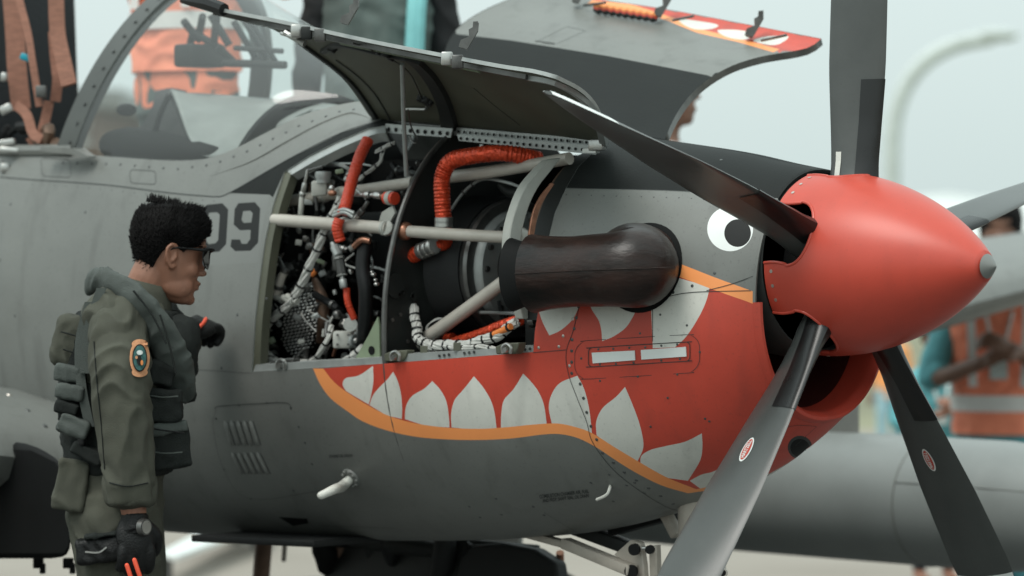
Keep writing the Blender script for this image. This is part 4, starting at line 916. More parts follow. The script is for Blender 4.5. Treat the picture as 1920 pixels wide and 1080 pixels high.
pipe([(514, 412, -.40), (705, 426, -.39), (722, 428, -.385)], .0175, 'mount_strut', 'tube', collars=(.32, .72, .86, .97), cm='tube2', cr=1.22)
pipe([(755, 433, -.36), (860, 440, -.335), (972, 446, -.31)], .0165, 'mount_strut', 'tube')
mb = MB(); p = P(757, 433, -.36); d = P(860, 440, -.335)-p; d /= np.linalg.norm(d); mb.tube([p-d*.012, p, p+d*.014, p+d*.02], [.020, .026, .024, .018], 16); bld(mb, 'strut_grommet', M['copper'])
pipe([(520, 380, -.30), (640, 362, -.28), (775, 342, -.27)], .016, 'mount_strut', 'tube', collars=(.12, .40, .55), cm='tube2', cr=1.2)
pipe([(830, 334, -.25), (940, 319, -.245), (1068, 297, -.24)], .017, 'mount_strut', 'tube')
pipe([(752, 668, -.30), (870, 584, -.29), (978, 503, -.28)], [.0195, .019, .018], 'mount_strut', 'tube', seg=16)
mb = MB(); mb.prism([P(x, y, -.30) for x, y in ((950, 438), (975, 425), (1000, 440), (998, 500), (978, 530), (958, 520), (962, 480), (955, 455))], (0, .014, 0)); bld(mb, 'strut_gusset', M['tube2'], bevel=.004)
# red hoses
def ribbed(pts, r, n, name, m, **k):
    w = catmull([P(*p) for p in pts], 10); L = len(w); q = np.linspace(0, L-1, n*4); A = np.array(w); c = np.stack([np.interp(q, range(L), A[:, i]) for i in range(3)], 1); rr = [r*(1+.045*math.sin(i*math.pi/2)+rng.uniform(-.035, .035)) for i in range(len(c))]
    mb = MB(); mb.tube(list(c), rr, 14); return bld(mb, name, M[m])
ribbed([(690, 262, -.30), (676, 290, -.33), (661, 335, -.36), (648, 385, -.41), (642, 402, -.42)], .0165, 26, 'red_hose', 'hose_red')
ribbed([(637, 410, -.425), (632, 428, -.43), (638, 452, -.42)], .015, 8, 'red_hose', 'hose_red')
pipe([(626, 405, -.425), (645, 398, -.43), (662, 407, -.42)], .006, 'hose_clamp', 'alu')
pipe([(628, 399, -.425), (645, 393, -.43), (664, 400, -.42)], .006, 'hose_clamp', 'alu')
ribbed([(1010, 300, -.20), (985, 293, -.24), (940, 287, -.29), (885, 292, -.31), (846, 302, -.32), (830, 330, -.325), (829, 370, -.325), (832, 412, -.32)], .0225, 44, 'foil_hose', 'foil')
pipe([(832, 410, -.32), (832, 424, -.32)], .021, 'hose_coupling', 'steel', collars=(.3, .8), cm='steel')
ribbed([(743, 498, -.30), (765, 485, -.32), (792, 469, -.33)], .0205, 12, 'foil_hose', 'foil')
pipe([(792, 470, -.33), (816, 460, -.33)], .0215, 'hose_coupling', 'steel', collars=(.1, .45, .85), cm='steel', cr=1.12)
ribbed([(815, 461, -.32), (838, 455, -.28), (842, 425, -.24)], .016, 10, 'foil_hose', 'foil')
ribbed([(650, 540, -.38), (652, 565, -.38), (664, 598, -.36)], .0095, 10, 'red_hose', 'hose_red')
ribbed([(792, 500, -.26), (791, 525, -.26)], .0085, 6, 'red_hose', 'hose_red'); ribbed([(790, 570, -.26), (789, 610, -.25)], .009, 6, 'red_hose', 'hose_red')
ribbed([(850, 644, -.28), (900, 628, -.30), (940, 612, -.31), (975, 600, -.31)], [.016, .016][0], 22, 'foil_hose', 'foil')
ribbed([(770, 660, -.22), (800, 640, -.2), (850, 635, -.2)], .016, 12, 'foil_hose', 'foil')
pipe([(686, 455, -.36), (680, 500, -.37), (686, 550, -.37), (684, 620, -.35), (680, 650, -.30)], .0205, 'black_hose', 'rubber', seg=16)
pipe([(664, 462, -.385), (678, 450, -.39), (694, 452, -.38)], .0085, 'hose_clamp', 'copper')
# linked steel line: sensor, fittings
def chain(pts, segs, name, y):
    w = catmull([P(a, b, y) for a, b in pts], 8); L = np.array(w); d = np.r_[0, np.cumsum(np.linalg.norm(np.diff(L, axis=0), axis=1))]; at_ = lambda s_: np.array([np.interp(s_*d[-1], d, L[:, i]) for i in range(3)]); root = None
    for s0, s1, r_, m_ in segs:
        mb = MB(); a, b = at_(s0), at_(s1); t = (b-a)/np.linalg.norm(b-a); e = min(.002, np.linalg.norm(b-a)*.2); mb.tube([a, a+t*e, b-t*e, b], [r_*.85, r_, r_, r_*.85], 8 if r_ > .008 else 10)
        o = bld(mb, name if root is None else 'fitting', M[m_]) if root is None else kid(mb.build('fitting', M[m_]), root); root = root or o
chain([(622, 455), (632, 470), (637, 490), (645, 540)], [(0, .12, .006, 'alu'), (.1, .34, .013, 'alu'), (.36, .42, .016, 'steel'), (.42, .72, .014, 'dsteel'), (.72, .76, .016, 'steel'), (.76, .82, .007, 'steel'), (.82, 1, .011, 'alu')], 'sensor_line', -.395)
chain([(792, 488), (792, 500)], [(0, 1, .006, 'steel'), (.3, .6, .010, 'steel')], 'line_fitting', -.26); chain([(791, 524), (791, 572)], [(0, 1, .0055, 'steel'), (.1, .35, .008, 'alu'), (.45, .55, .015, 'steel'), (.6, .9, .010, 'alu')], 'line_fitting', -.26)
chain([(577, 318), (568, 360), (562, 398), (572, 412)], [(0, .3, .004, 'steel'), (.25, .45, .007, 'steel'), (.42, .5, .010, 'steel'), (.5, .85, .008, 'tube2'), (.85, 1, .005, 'steel')], 'fuel_line', -.36)
chain([(576, 320), (585, 314), (605, 312)], [(0, 1, .0035, 'dsteel')], 'fuel_line', -.36)
mb = MB(); mb.box(P(599, 353, -.34), .045, .04, .045, X=RT*.98+UP*.1, Y=FW, Z=UP, bev=.006); vb = bld(mb, 'valve_body', M['tube2']); mb = MB(); c = P(606, 343, -.34); mb.tube([c, c+UP*.012, c+UP*.02, c+UP*.032], [.02, .02, .024, .022], 14); kid(mb.build('valve_cap', M['alu']), vb)
mb = MB(); mb.ell(P(623, 362, -.36), .016, .012, .009); kid(mb.build('valve_nut', M['copper']), vb); mb = MB(); mb.ell(P(622, 353, -.36), .009, .009, .009); kid(mb.build('valve_nut', M['steel']), vb)
chain([(668, 366), (700, 366), (735, 371)], [(0, .25, .005, 'steel'), (.22, .38, .010, 'steel'), (.4, .55, .006, 'steel'), (.5, .7, .010, 'steel'), (.7, .85, .007, 'copper')], 'bleed_line', -.37)
pipe([(724, 371, -.37), (741, 372, -.37)], .018, 'red_coupling', 'hose_red', collars=(.5,), cm='tube2', cr=1.1)
chain([(690, 378), (676, 400), (665, 412)], [(0, .5, .006, 'dsteel'), (.4, .7, .010, 'dsteel'), (.7, 1, .008, 'steel')], 'bleed_line', -.38)
mb = MB(); mb.prism([P(x, y, -.37) for x, y in ((709, 418), (715, 398), (735, 385), (740, 400), (726, 426), (712, 430))], (0, .01, 0)); bld(mb, 'strut_bracket', M['tube2'], bevel=.002)
# wire looms with ties
def loom(pts, r, nst, name='wire_loom', m='wire', ties=6, spread=.55):
    w = catmull([P(*p) for p in pts], 6); root = None
    for k in range(nst):
        a = 2*math.pi*k/max(nst, 1); mb = MB(); L = []
        for i, p in enumerate(w):
            t = w[min(i+1, len(w)-1)]-w[max(i-1, 0)]; t /= np.linalg.norm(t)+1e-9; u = np.cross(t, [0.3, 1, .2]); u /= np.linalg.norm(u); v = np.cross(t, u); ph = a+i*.25
            L.append(p+(u*math.cos(ph)+v*math.sin(ph))*r*spread*(1+.3*math.sin(i*.9+k)))
        mb.tube(L, r*.42 if nst > 2 else r*.6, 6); o = bld(mb, name, M[m]) if root is None else kid(mb.build('wire', M[m]), root); root = root or o
    for k in range(ties):
        i = int((k+.5)/ties*(len(w)-2)); t = w[i+1]-w[i]; t /= np.linalg.norm(t); mb = MB(); mb.tube([w[i]-t*.0022, w[i]+t*.0022], r*1.12, 8); kid(mb.build('cable_tie', M['rubber']), root)
    return root
loom([(640, 372, -.36), (622, 405, -.37), (603, 445, -.38), (585, 490, -.38), (566, 530, -.38), (550, 560, -.38), (520, 590, -.37), (495, 615, -.35)], .013, 5, ties=9)
loom([(478, 655, -.35), (500, 672, -.37), (540, 684, -.38), (580, 690, -.38), (620, 688, -.38), (660, 670, -.37), (680, 650, -.36)], .012, 6, ties=12)
loom([(490, 648, -.33), (520, 676, -.35), (560, 680, -.36), (590, 672, -.36), (612, 640, -.36), (622, 610, -.34)], .008, 4, ties=8)
loom([(763, 566, -.31), (776, 582, -.33), (780, 610, -.34), (784, 632, -.35), (798, 645, -.36), (830, 648, -.37), (875, 646, -.37), (915, 636, -.36), (945, 622, -.35), (968, 602, -.34)], .015, 7, ties=16)
loom([(800, 640, -.36), (850, 652, -.38), (900, 650, -.385), (935, 656, -.385)], .007, 4, ties=5)
loom([(705, 285, -.24), (700, 262, -.24) if False else (738, 268, -.25), (720, 278, -.25), (712, 305, -.27), (690, 322, -.28), (672, 338, -.29)], .006, 3, ties=5)
loom([(828, 656, -.30), (800, 620, -.3), (815, 600, -.28), (840, 598, -.26)], .003, 2, ties=0)
mb = MB(); mb.tube([P(760, 568, -.30), P(768, 572, -.32)], [.022, .018], 12); bld(mb, 'loom_grommet', M['copper'])
for cx, cy, yy in ((520, 557, -.36), (548, 560, -.38), (541, 562, -.38)):
    pipe([(cx-10, cy-4, yy), (cx+10, cy+6, yy)], .010, 'loom_clamp', 'tube2')
pipe([(518, 552, -.36), (526, 525, -.36), (535, 505, -.355)], [.013, .0125, .012], 'connector', 'tube', collars=(.3, .95), cm='dsteel', cr=1.1)
pipe([(595, 505, -.34), (582, 518, -.34)], .008, 'orange_connector', 'orangetag', collars=(.1, .9), cm='rubber')
pipe([(925, 628, -.36), (958, 612, -.36)], .009, 'orange_sleeve', 'orangetag', collars=(0.02, .95), cm='rubber')
# brown curved duct behind the filter, oval finned filter
pipe([(590, 525, -.24), (604, 560, -.26), (606, 600, -.26), (600, 640, -.24)], [.010, .018, .018, .012], 'brown_duct', 'earth')
mb = MB(); fc = P(568, 600, -.24); mb.ell(fc, .075, .05, .12, X=RT, Y=FW, Z=UP, n=24, m=16); fbody = bld(mb, 'oil_filter', M['black'])
mb = MB(); X_ = RT
for i in range(24):
    for j in range(11):
        v = (i-11.5)/12; u = (j-5)/6+.08*math.sin(i)
        if u*u+v*v > .98: continue
        dpt = math.sqrt(max(0, 1-u*u-v*v)); c = fc+RT*u*.068+UP*(-v)*.115-FW*dpt*.052+UP*u*.012
        mb.ell(c, .0062, .004, .0040, X=RT*.85+UP*.5, Y=FW, Z=UP*.85-RT*.5, n=6, m=4)
mm = mb.build('filter_mesh', M['steel']); mm['kind'] = 'stuff'; kid(mm, fbody)
# pump with square flange
mb = MB(); mb.box(P(643, 637, -.33), .055, .05, .05, X=RT, Y=FW, Z=UP, bev=.008); pb = bld(mb, 'fuel_pump', M['tube2'])
for dx in (-10, 10):
    for dy in (-9, 9): mb = MB(); mb.disc(P(643+dx, 637+dy, -.36), -FW, .004, .006, 8); kid(mb.build('pump_bolt', M['dsteel']), pb)
mb = MB(); c = P(657, 608, -.35); mb.tube([c+FW*.01, c-FW*.012], .020, 16); mb.tube([c-FW*.012, c-FW*.015], .010, 12); kid(mb.build('pump_banjo', M['steel']), pb)
mb = MB(); mb.ell(P(632, 590, -.33), .014, .014, .014); mb.tube([P(614, 605, -.33), P(612, 625, -.34), P(618, 634, -.34)], .007, 8, 4); kid(mb.build('pump_elbow', M['dsteel']), pb); mb = MB(); mb.tube([P(662, 640, -.32), P(668, 640, -.32)], .020, 14); kid(mb.build('pump_end', M['alu']), pb)
for px, py, r_ in ((700, 515, .009), (704, 525, .007), (706, 533, .009), (697, 510, .006)):
    mb = MB(); mb.ell(P(px, py, -.36), r_, r_, r_*.7); bld(mb, 'bracket_nut', M['steel'])
# pale green gusset with hole, latches, brackets on the rail
mb = MB(); mb.prism([P(x, y, -.40) for x, y in ((664, 676), (690, 630), (708, 594), (711, 612), (712, 672))], (0, .006, 0)); gs = bld(mb, 'green_gusset', M['olive2'], smooth=False); mb = MB(); mb.disc(P(697, 657, -.401), (0, -1, 0), .012, .002, 20); kid(mb.build('gusset_hole', M['black']), gs)
for px, py in ((527, 683), (741, 668), (950, 654)):
    mb = MB(); mb.prism([P(px+a, py+b, -.44) for a, b in ((-20, 10), (-22, -4), (-8, -10), (22, -12), (20, 0), (14, 10))], (0, .03, 0)); lt = bld(mb, 'cowl_latch', M['olive'] if px > 600 else M['dsteel'], bevel=.003)
    mb = MB(); mb.tube([P(px-7, py+8, -.452), P(px-8, py-3, -.455), P(px, py-9, -.455), P(px+8, py-3, -.455), P(px+7, py+8, -.452)], .0045, 8, 4); mb.disc(P(px, py+2, -.45), (0, -1, 0), .007, .008, 12); kid(mb.build('latch_hook', M['steel']), lt)
for px, py in ((795, 656), (857, 650)): mb = MB(); mb.box(P(px, py, -.42), .02, .01, .022, X=RT, Y=FW, Z=UP); bld(mb, 'rail_clip', M['olive'], bevel=.001)
dt = MB()
for px, py in ((824, 667), (833, 666), (842, 665), (871, 662), (880, 661), (889, 660), (985, 655), (994, 654)): 
    p, n = FUS.pn(px, py); dt.disc(p, n, .004, .002, 8)
o = bld(dt, 'rail_holes', M['seam']); o['kind'] = 'stuff'
pipe([(835, 585, -.22), (893, 586, -.22), (975, 588, -.24)], .005, 'control_rod', 'alu', collars=(.42,), cm='steel', cr=2)
pipe([(830, 480, -.20), (832, 540, -.20), (850, 590, -.2)], .004, 'drain_line', 'alu'); pipe([(838, 405, -.22), (870, 360, -.22), (905, 336, -.22), (950, 342, -.22), (978, 352, -.2)], .0045, 'oil_line', 'alu', collars=(.25, .4), cm='dsteel', cr=1.8)
pipe([(940, 345, -.18), (955, 360, -.18), (980, 362, -.18)], .014, 'harness_shield', 'charcoal')
mb = MB(); mb.prism([P(x, y, -.16) for x, y in ((900, 276), (960, 282), (1010, 292), (1030, 300), (960, 300), (880, 296))], (0, .02, 0)); bld(mb, 'top_bracket', M['earth'], bevel=.003)
for px, py in ((903, 274), (984, 278)): mb = MB(); mb.ell(P(px, py, -.20), .006, .006, .006); bld(mb, 'bright_screw', M['white'])
mb = MB(); mb.prism([P(x, y, -.22) for x, y in ((985, 600), (1006, 590), (1004, 652), (985, 656))], (0, .06, 0)); bld(mb, 'bay_post', M['charcoal'])
mb = MB(); mb.tube([P(996, 604, -.30), P(1006, 602, -.30)], .016, 12); bld(mb, 'post_boss', M['dsteel'])
mb = MB(); mb.ell(P(700, 258, -.22), .035, .02, .014, X=RT, Y=FW, Z=UP); bld(mb, 'copper_cover', M['copper'])
# smaller lines and connectors filling the bay
names = ['fuel_line', 'control_cable', 'drain_line', 'sense_line', 'bay_connector', 'hose']
R2 = np.random.default_rng(21)
for k in range(130):
    left = k < 92
    x = R2.uniform(500, 700) if left else R2.uniform(735, 960); y = R2.uniform(300, 672); yy = R2.uniform(-.31, -.12) if left else R2.uniform(-.2, -.05)
    if not left and 800 < x and y < 560: x = R2.uniform(730, 820)
    L = R2.uniform(18, 75); a = R2.choice([R2.uniform(60, 120), R2.uniform(100, 140), R2.uniform(0, 40)]); bx = math.radians(a)
    pts = [(x, y, yy), (x+L*.5*math.cos(bx)+R2.uniform(-10, 10), y+L*.5*math.sin(bx)+R2.uniform(-8, 8), yy-R2.uniform(-.03, .03)), (x+L*math.cos(bx), min(668, y+L*math.sin(bx)), yy)]
    if min(p[0] for p in pts) < 497: continue
    m_ = R2.choice(['dsteel', 'charcoal', 'rubber', 'black', 'alu', 'wire', 'steel', 'copper', 'earth'], p=[.24, .2, .16, .1, .09, .07, .06, .04, .04]); kind = R2.integers(0, 3)
    if kind == 0: pipe(pts, R2.uniform(.0025, .006), names[k % 4], m_, seg=6, sub=3)
    elif kind == 1: pipe(pts[:2], R2.uniform(.007, .013), 'bay_connector', m_, seg=9, collars=(.2, .8), cm=str(R2.choice(['dsteel', 'steel', 'charcoal'])), cr=1.2)
    else: pipe(pts, R2.uniform(.006, .011), 'hose', str(R2.choice(['rubber', 'charcoal', 'dsteel'])), seg=8, sub=3, collars=(.5,), cm='dsteel')
for k in range(26):
    x, y = R2.uniform(505, 700), R2.uniform(320, 660); mb = MB(); mb.box(P(x, y, R2.uniform(-.25, -.08)), R2.uniform(.02, .07), .04, R2.uniform(.02, .06), X=RT, Y=FW, Z=UP, bev=.004); bld(mb, 'accessory_box', M[str(R2.choice(['charcoal', 'dsteel', 'black', 'earth']))])
R3 = np.random.default_rng(77)
for k in range(75):       # bright unions, banjo fittings and tails of safety wire in the rear bay
    x, y, yy = R3.uniform(500, 698), R3.uniform(305, 668), R3.uniform(-.34, -.24)
    if k % 3 == 0:
        a = R3.uniform(0, 3.1); pipe([(x, y, yy), (x+9*math.cos(a), y+9*math.sin(a), yy)], R3.uniform(.004, .008), 'union_nut', str(R3.choice(['steel', 'alu', 'tube2', 'copper'], p=[.5, .25, .15, .1])), seg=6, collars=(.5,), cm='steel', cr=1.3)
    elif k % 3 == 1:
        pipe([(x, y, yy), (x+R3.uniform(-22, 22), y+R3.uniform(8, 26), yy-.01), (x+R3.uniform(-30, 30), y+R3.uniform(25, 55), yy)], R3.uniform(.0018, .0035), 'safety_wire', str(R3.choice(['steel', 'wire', 'alu'])), seg=6, sub=4)
    else:
        mb = MB(); a = R3.uniform(-.6, .6); mb.box(P(x, y, yy), R3.uniform(.012, .03), .012, R3.uniform(.01, .022), X=RT*math.cos(a)+UP*math.sin(a), Y=FW, Z=UP*math.cos(a)-RT*math.sin(a), bev=.002); bld(mb, 'bay_bracket', M[str(R3.choice(['alu', 'steel', 'tube2', 'olive2', 'dsteel']))])
# ------------------------------------------------------------------ wings, tank, landing gear
def wing(sgn):
    rings = []
    for ya, xle, ch, thk in ((.30, -2.36, 2.7, .170), (.50, -2.42, 2.6, .168), (.75, -2.42, 2.5, .165), (1.2, -2.42, 2.35, .15), (2.4, -2.42, 2.05, .155), (3.6, -2.45, 1.75, .165), (5.4, -2.55, 1.25, .12), (5.5, -2.7, 1.0, .06)):
        z = -.625+.140*(ya-.4); r_ = []
        for k in range(28):
            a = 2*math.pi*k/28; c = .5-.5*math.cos(a); t = 5*thk*(.2969*math.sqrt(c)-.126*c-.3516*c*c+.2843*c**3-.1015*c**4); r_.append(np.array([xle-c*ch, sgn*ya, z+(t if a <= math.pi else -t)*ch+.03*math.sin(math.pi*c)*ch*.3]))
        rings.append(r_)
    mb = MB(); mb.loft(rings); return bld(mb, 'wing', M['grey'])
w1 = wing(-1); w1['label'] = 'near wing root beside the pilot'; w2 = wing(1); w2['label'] = 'far wing beyond the spinner'
def le_boot(sgn, y0, y1):
    mb = MB(); rings = []
    for ya in np.linspace(y0, y1, 8):
        xle = np.interp(ya, [1.2, 2.4, 3.6, 5.4], [-2.42, -2.42, -2.45, -2.55]); ch = np.interp(ya, [1.2, 2.4, 3.6, 5.4], [2.35, 2.05, 1.75, 1.25]); thk = np.interp(ya, [1.2, 2.4, 3.6], [.15, .155, .165]); z = -.625+.140*(ya-.4); r_ = []
        for c in (.10, .05, .02, .005, 0, .005, .02, .05, .10, .16): 
            i = len(r_); t = 5*thk*(.2969*math.sqrt(c)-.126*c-.3516*c*c)*ch*(1 if i < 5 else -1); r_.append(np.array([xle-c*ch+.003, sgn*ya, z+t*1.01+.03*math.sin(math.pi*c)*ch*.3]))
        rings.append(r_)
    mb.loft(rings, cap=False, closed=False); return mb
kid(le_boot(1, 2.75, 3.42).build('leading_edge_sheath', M['antiglare']), w2)
for px, py in ((17, 741), (52, 770), (84, 799)):
    loc = P(px, py, -.85); mb = MB(); 
    bv = BVHTree.FromObject(w1, bpy.context.evaluated_depsgraph_get()) if 'bv' not in globals() else bv
    h = bv.ray_cast(Vector(CAM), Vector(ray(px, py)), 50)
    if h[0] is not None: mb.disc(np.array(h[0]), np.array(h[1]), .009, .003, 12, .007); kid(mb.build('wing_screw', M['rivet_lt'] if px < 20 else M['rivet']), w1)
# far pylon
mb = MB(); rings = []
for z in (-.34, -.62):
    rings.append([np.array([-1.95-.02*0-(1-math.cos(a))*.55, 2.40+.035*math.sin(a), z]) for a in np.linspace(0, 2*math.pi, 20, endpoint=False)])
mb.loft(rings); bld(mb, 'pylon', M['grey'])
TK = []
TP = [(-.50, .004), (-.56, .05), (-.68, .105), (-.85, .155), (-1.05, .192), (-1.25, .212), (-1.5, .218), (-3.0, .218), (-3.4, .19), (-3.9, .10), (-4.2, .01)]
def ring_t(x, r, n=48, y=2.4, z=-.815): return [np.array([x, y+r*math.cos(2*math.pi*i/n), z+r*math.sin(2*math.pi*i/n)]) for i in range(n)]
mb = MB(); mb.loft([ring_t(x, r) for x, r in catmull(TP, 5)]); tk = mb.build('drop_tank', mat('tank_grey_paint', (.20, .215, .208), .42, var=.10, scale=4)); tag(tk, 'long grey external fuel tank hanging beneath the far wing', 'fuel tank')
for x in (-1.62, -1.02, -2.6):
    r = np.interp(-x, [-a for a, b in TP][0:1]+[-a for a, b in TP][1:], [b for a, b in TP]); mb = MB(); mb.loft([ring_t(x-.004, r+.001), ring_t(x-.003, r+.003), ring_t(x+.003, r+.003), ring_t(x+.004, r+.001)], cap=False); mb.build('weld_band', M['grey_fresh'], tk)
mb = MB(); mb.tube([np.array([x, 2.4-.2185*math.cos(.35), -.815+.2185*math.sin(.35)]) for x in (-1.62, -1.45)]+[np.array([-1.25, 2.4-.2125*math.cos(.35), -.815+.2125*math.sin(.35)]), np.array([-1.05, 2.4-.1925*math.cos(.35), -.815+.1925*math.sin(.35)])], .003, 6); mb.build('weld_band', M['grey_fresh'], tk)
# tank wrap text is unreadable in the photograph and left out
# nose gear
mb = MB(); mb.tube([P(1302, 930, .0), P(1302, 1180, .0), P(1302, 1420, .0)], [.045, .042, .035], 14); ng = bld(mb, 'nose_gear_leg', M['geartan'])
def beam(a, b, ya, yb, w, h, name, m, parent=None, bev=.004):
    A, B = P(*a, ya), P(*b, yb); X = (B-A); L = np.linalg.norm(X); X /= L; Y = np.cross([0, 0, 1], X); Y /= np.linalg.norm(Y); Z = np.cross(X, Y); mb = MB(); mb.box((A+B)/2, L, w, h, X, Y, Z, bev=bev); return bld(mb, name, M[m], parent)
beam((985, 1000), (1110, 1034), -.02, -.06, .03, .020, 'drag_link', 'geartan'); beam((1060, 1018), (1186, 1070), -.06, -.10, .035, .030, 'drag_link', 'geartan')
mb = MB(); mb.prism([P(x, y, -.08) for x, y in ((1150, 1040), (1182, 1012), (1200, 1018), (1206, 1060), (1208, 1090), (1170, 1090), (1186, 1062))], (.0, .02, 0)); mb.prism([P(x, y, -.06) for x, y in ((1216, 1024), (1230, 1022), (1232, 1080), (1218, 1084))], (0, .02, 0)); bk = bld(mb, 'link_bracket', M['geartan'], bevel=.003)
for x, y, r_ in ((1191, 1030, .016), (1185, 1071, .018), (1220, 1030, .012)): mb = MB(); mb.disc(P(x, y, -.10), (.4, -.9, 0), r_, .012, 14); kid(mb.build('pivot_bolt', M['black']), bk)
mb = MB(); mb.tube([P(1203, 1028, -.09), P(1222, 1028, -.07)], .005, 8); kid(mb.build('link_pin', M['steel']), bk)
beam((1243, 952), (1270, 1005), .05, .05, .03, .028, 'side_brace', 'geartan'); beam((1350, 1010), (1353, 1120), -.02, -.02, .03, .014, 'axle_fork', 'tube'); beam((1330, 1010), (1322, 1120), -.02, -.02, .03, .05, 'axle_fork', 'tube')
mb = MB(); mb.disc(P(1355, 1074, -.05), (.66, -.75, 0), .014, .02, 14); mb2 = bld(mb, 'fork_bolt', M['tube']); mb = MB(); mb.disc(P(1355, 1074, -.075), (.66, -.75, 0), .009, .004, 12); kid(mb.build('bolt_hole', M['black']), mb2)
beam((1150, 990), (1260, 960), .08, .10, .06, .04, 'wheel_well_frame', 'black'); beam((1080, 990), (1190, 1030), .06, .10, .05, .035, 'wheel_well_frame', 'charcoal')
def wheel(c, ax, r, w, nm):
    ax = np.array(ax, float); ax /= np.linalg.norm(ax); e1 = np.array([0, 0, 1.]); e2 = np.cross(ax, e1); c = np.array(c); mb = MB()
    pr = [(-.5, .62), (-.5, .80), (-.42, .93), (-.25, .99), (0, 1), (.25, .99), (.42, .93), (.5, .80), (.5, .62)]
    mb.loft([[c+ax*w*a+(e1*math.cos(t)+e2*math.sin(t))*r*b for t in np.linspace(0, 2*math.pi, 32, endpoint=False)] for a, b in pr], cap=False); ty = bld(mb, 'tyre', M['rubber']); ty.name = nm
    mb = MB(); mb.loft([[c+ax*w*a+(e1*math.cos(t)+e2*math.sin(t))*r*b for t in np.linspace(0, 2*math.pi, 32, endpoint=False)] for a, b in ((-.42, .63), (-.3, .5), (-.38, .2), (.38, .2), (.3, .5), (.42, .63))]); kid(mb.build('wheel_rim', M['tube2']), ty); return ty
wheel((-.72, 0, GZ+.19), (0, 1, 0), .19, .16, 'nose_wheel')
wheel((-2.55, 1.45, GZ+.31), (0, 1, 0), .31, .22, 'main_wheel'); wheel((-2.55, -1.45, GZ+.31), (0, 1, 0), .31, .22, 'main_wheel')
for sg in (1, -1):
    mb = MB(); mb.tube([(-2.75, sg*1.30, -.55), (-2.6, sg*1.30, -1.15), (-2.55, sg*1.33, -1.35), (-2.55, sg*1.45, -1.35)], .05, 12); bld(mb, 'main_gear_leg', M['geartan'])
    mb = MB(); mb.box((-2.6, sg*1.15, -.95), .55, .02, .55, bev=.008); bld(mb, 'gear_door', M['grey'])
# dark belly doors and hoses hanging under the belly
beam((430, 1004), (660, 1014), -.20, -.18, .30, .02, 'belly_door', 'numblack')
mb = MB(); mb.box((-1.9, .35, -.94), .95, .02, .22, bev=.006); bld(mb, 'belly_door', M['charcoal'])
for a, b, r_, m_ in (((495, 1012), (488, 1100), .028, 'earth'), ((535, 1012), (532, 1050), .008, 'geartan'), ((700, 1012), (705, 1090), .03, 'charcoal'), ((740, 1030), (790, 1075), .022, 'geartan'), ((765, 1012), (768, 1040), .016, 'tube2'), ((780, 1012), (786, 1045), .014, 'tube2'), ((1050, 1036), (1052, 1100), .012, 'copper'), ((640, 1012), (655, 1090), .03, 'earth'), ((890, 1015), (895, 1090), .022, 'charcoal')):
    mb = MB(); mb.tube([P(*a, .35), P(*b, .4)], r_, 10); bld(mb, 'gear_strut', M[m_])
mb = MB(); mb.prism([P(x, y, .30) for x, y in ((855, 1080), (862, 1045), (885, 1022), (940, 1018), (1000, 1030), (1040, 1055), (1050, 1110), (860, 1110))], (0, .05, 0)); bld(mb, 'wheel_fairing', M['numblack'], bevel=.01)
for a, b, r_, m_ in (((600, 1005), (612, 1060), .045, 'black'), ((660, 1008), (820, 1030), .035, 'charcoal'), ((835, 1010), (822, 1085), .040, 'numblack'), ((720, 1008), (735, 1050), .03, 'rubber'), ((560, 1008), (700, 1022), .02, 'black')):
    mb = MB(); mb.tube([P(*a, .30), P((a[0]+b[0])/2+5, (a[1]+b[1])/2, .32), P(*b, .34)], [r_*.8, r_, r_*.7], 10, 3, rnd=True); bld(mb, 'gear_fitting', M[m_])
# near wing flap fittings under the wing root
for x in (72, 128): mb = MB(); mb.box(P(x, 1056, -.62), .03, .02, .03, X=RT, Y=FW, Z=UP); mb.box(P(x+8, 1066, -.62), .016, .02, .03, X=RT, Y=FW, Z=UP); bld(mb, 'hinge_lug', M['black'], bevel=.002)
mb = MB(); mb.prism([P(x, y, -.80) for x, y in ((-60, 826), (60, 832), (108, 856), (126, 884), (134, 920), (138, 960), (138, 1000), (134, 1030), (124, 1050), (-60, 1050))], (-.6, .25, 0)); bld(mb, 'underwing_block', M['black'], bevel=.02)  # solid black block below the near wing root

# ------------------------------------------------------------------ ground, far things
def groundplane():
    m = bpy.data.materials.new('apron_concrete'); m.use_nodes = True; n = m.node_tree.nodes; l = m.node_tree.links; b = n['Principled BSDF']; b.inputs['Roughness'].default_value = .85
    tc = n.new('ShaderNodeTexCoord'); ns = n.new('ShaderNodeTexNoise'); ns.inputs['Scale'].default_value = .6; ns.inputs['Detail'].default_value = 9; l.new(tc.outputs['Object'], ns.inputs['Vector'])
    cr = n.new('ShaderNodeValToRGB'); cr.color_ramp.elements[0].position = .35; cr.color_ramp.elements[1].position = .7; cr.color_ramp.elements[0].color = (.235, .208, .175, 1); cr.color_ramp.elements[1].color = (.295, .265, .228, 1)
    l.new(ns.outputs['Fac'], cr.inputs[0]); l.new(cr.outputs[0], b.inputs['Base Color']); return m
me = bpy.data.meshes.new('apron'); s_ = 60
def ground_quad(name, pts, m, z=GZ):
    me = bpy.data.meshes.new(name); me.from_pydata([(x, y, z) for x, y in pts], [], [tuple(range(len(pts)))]); o = link(name, me, m, None, False); o['kind'] = 'structure'; return o
f2 = FW[:2]/np.linalg.norm(FW[:2]); r2 = RT[:2]/np.linalg.norm(RT[:2]); c2 = CAM[:2]
def gp(dep, lat): return tuple(c2+f2*dep+r2*lat)
ground_quad('ground', [gp(-600, -1500), gp(-600, 1500), gp(1400, 1500), gp(1400, -1500)], mat('dry_grass', (.19, .19, .12), .9, var=.3, scale=.4), GZ-.01)
ground_quad('apron', [gp(-60, -80), gp(-60, 80), gp(33, 80), gp(33, -80)], groundplane(), GZ)
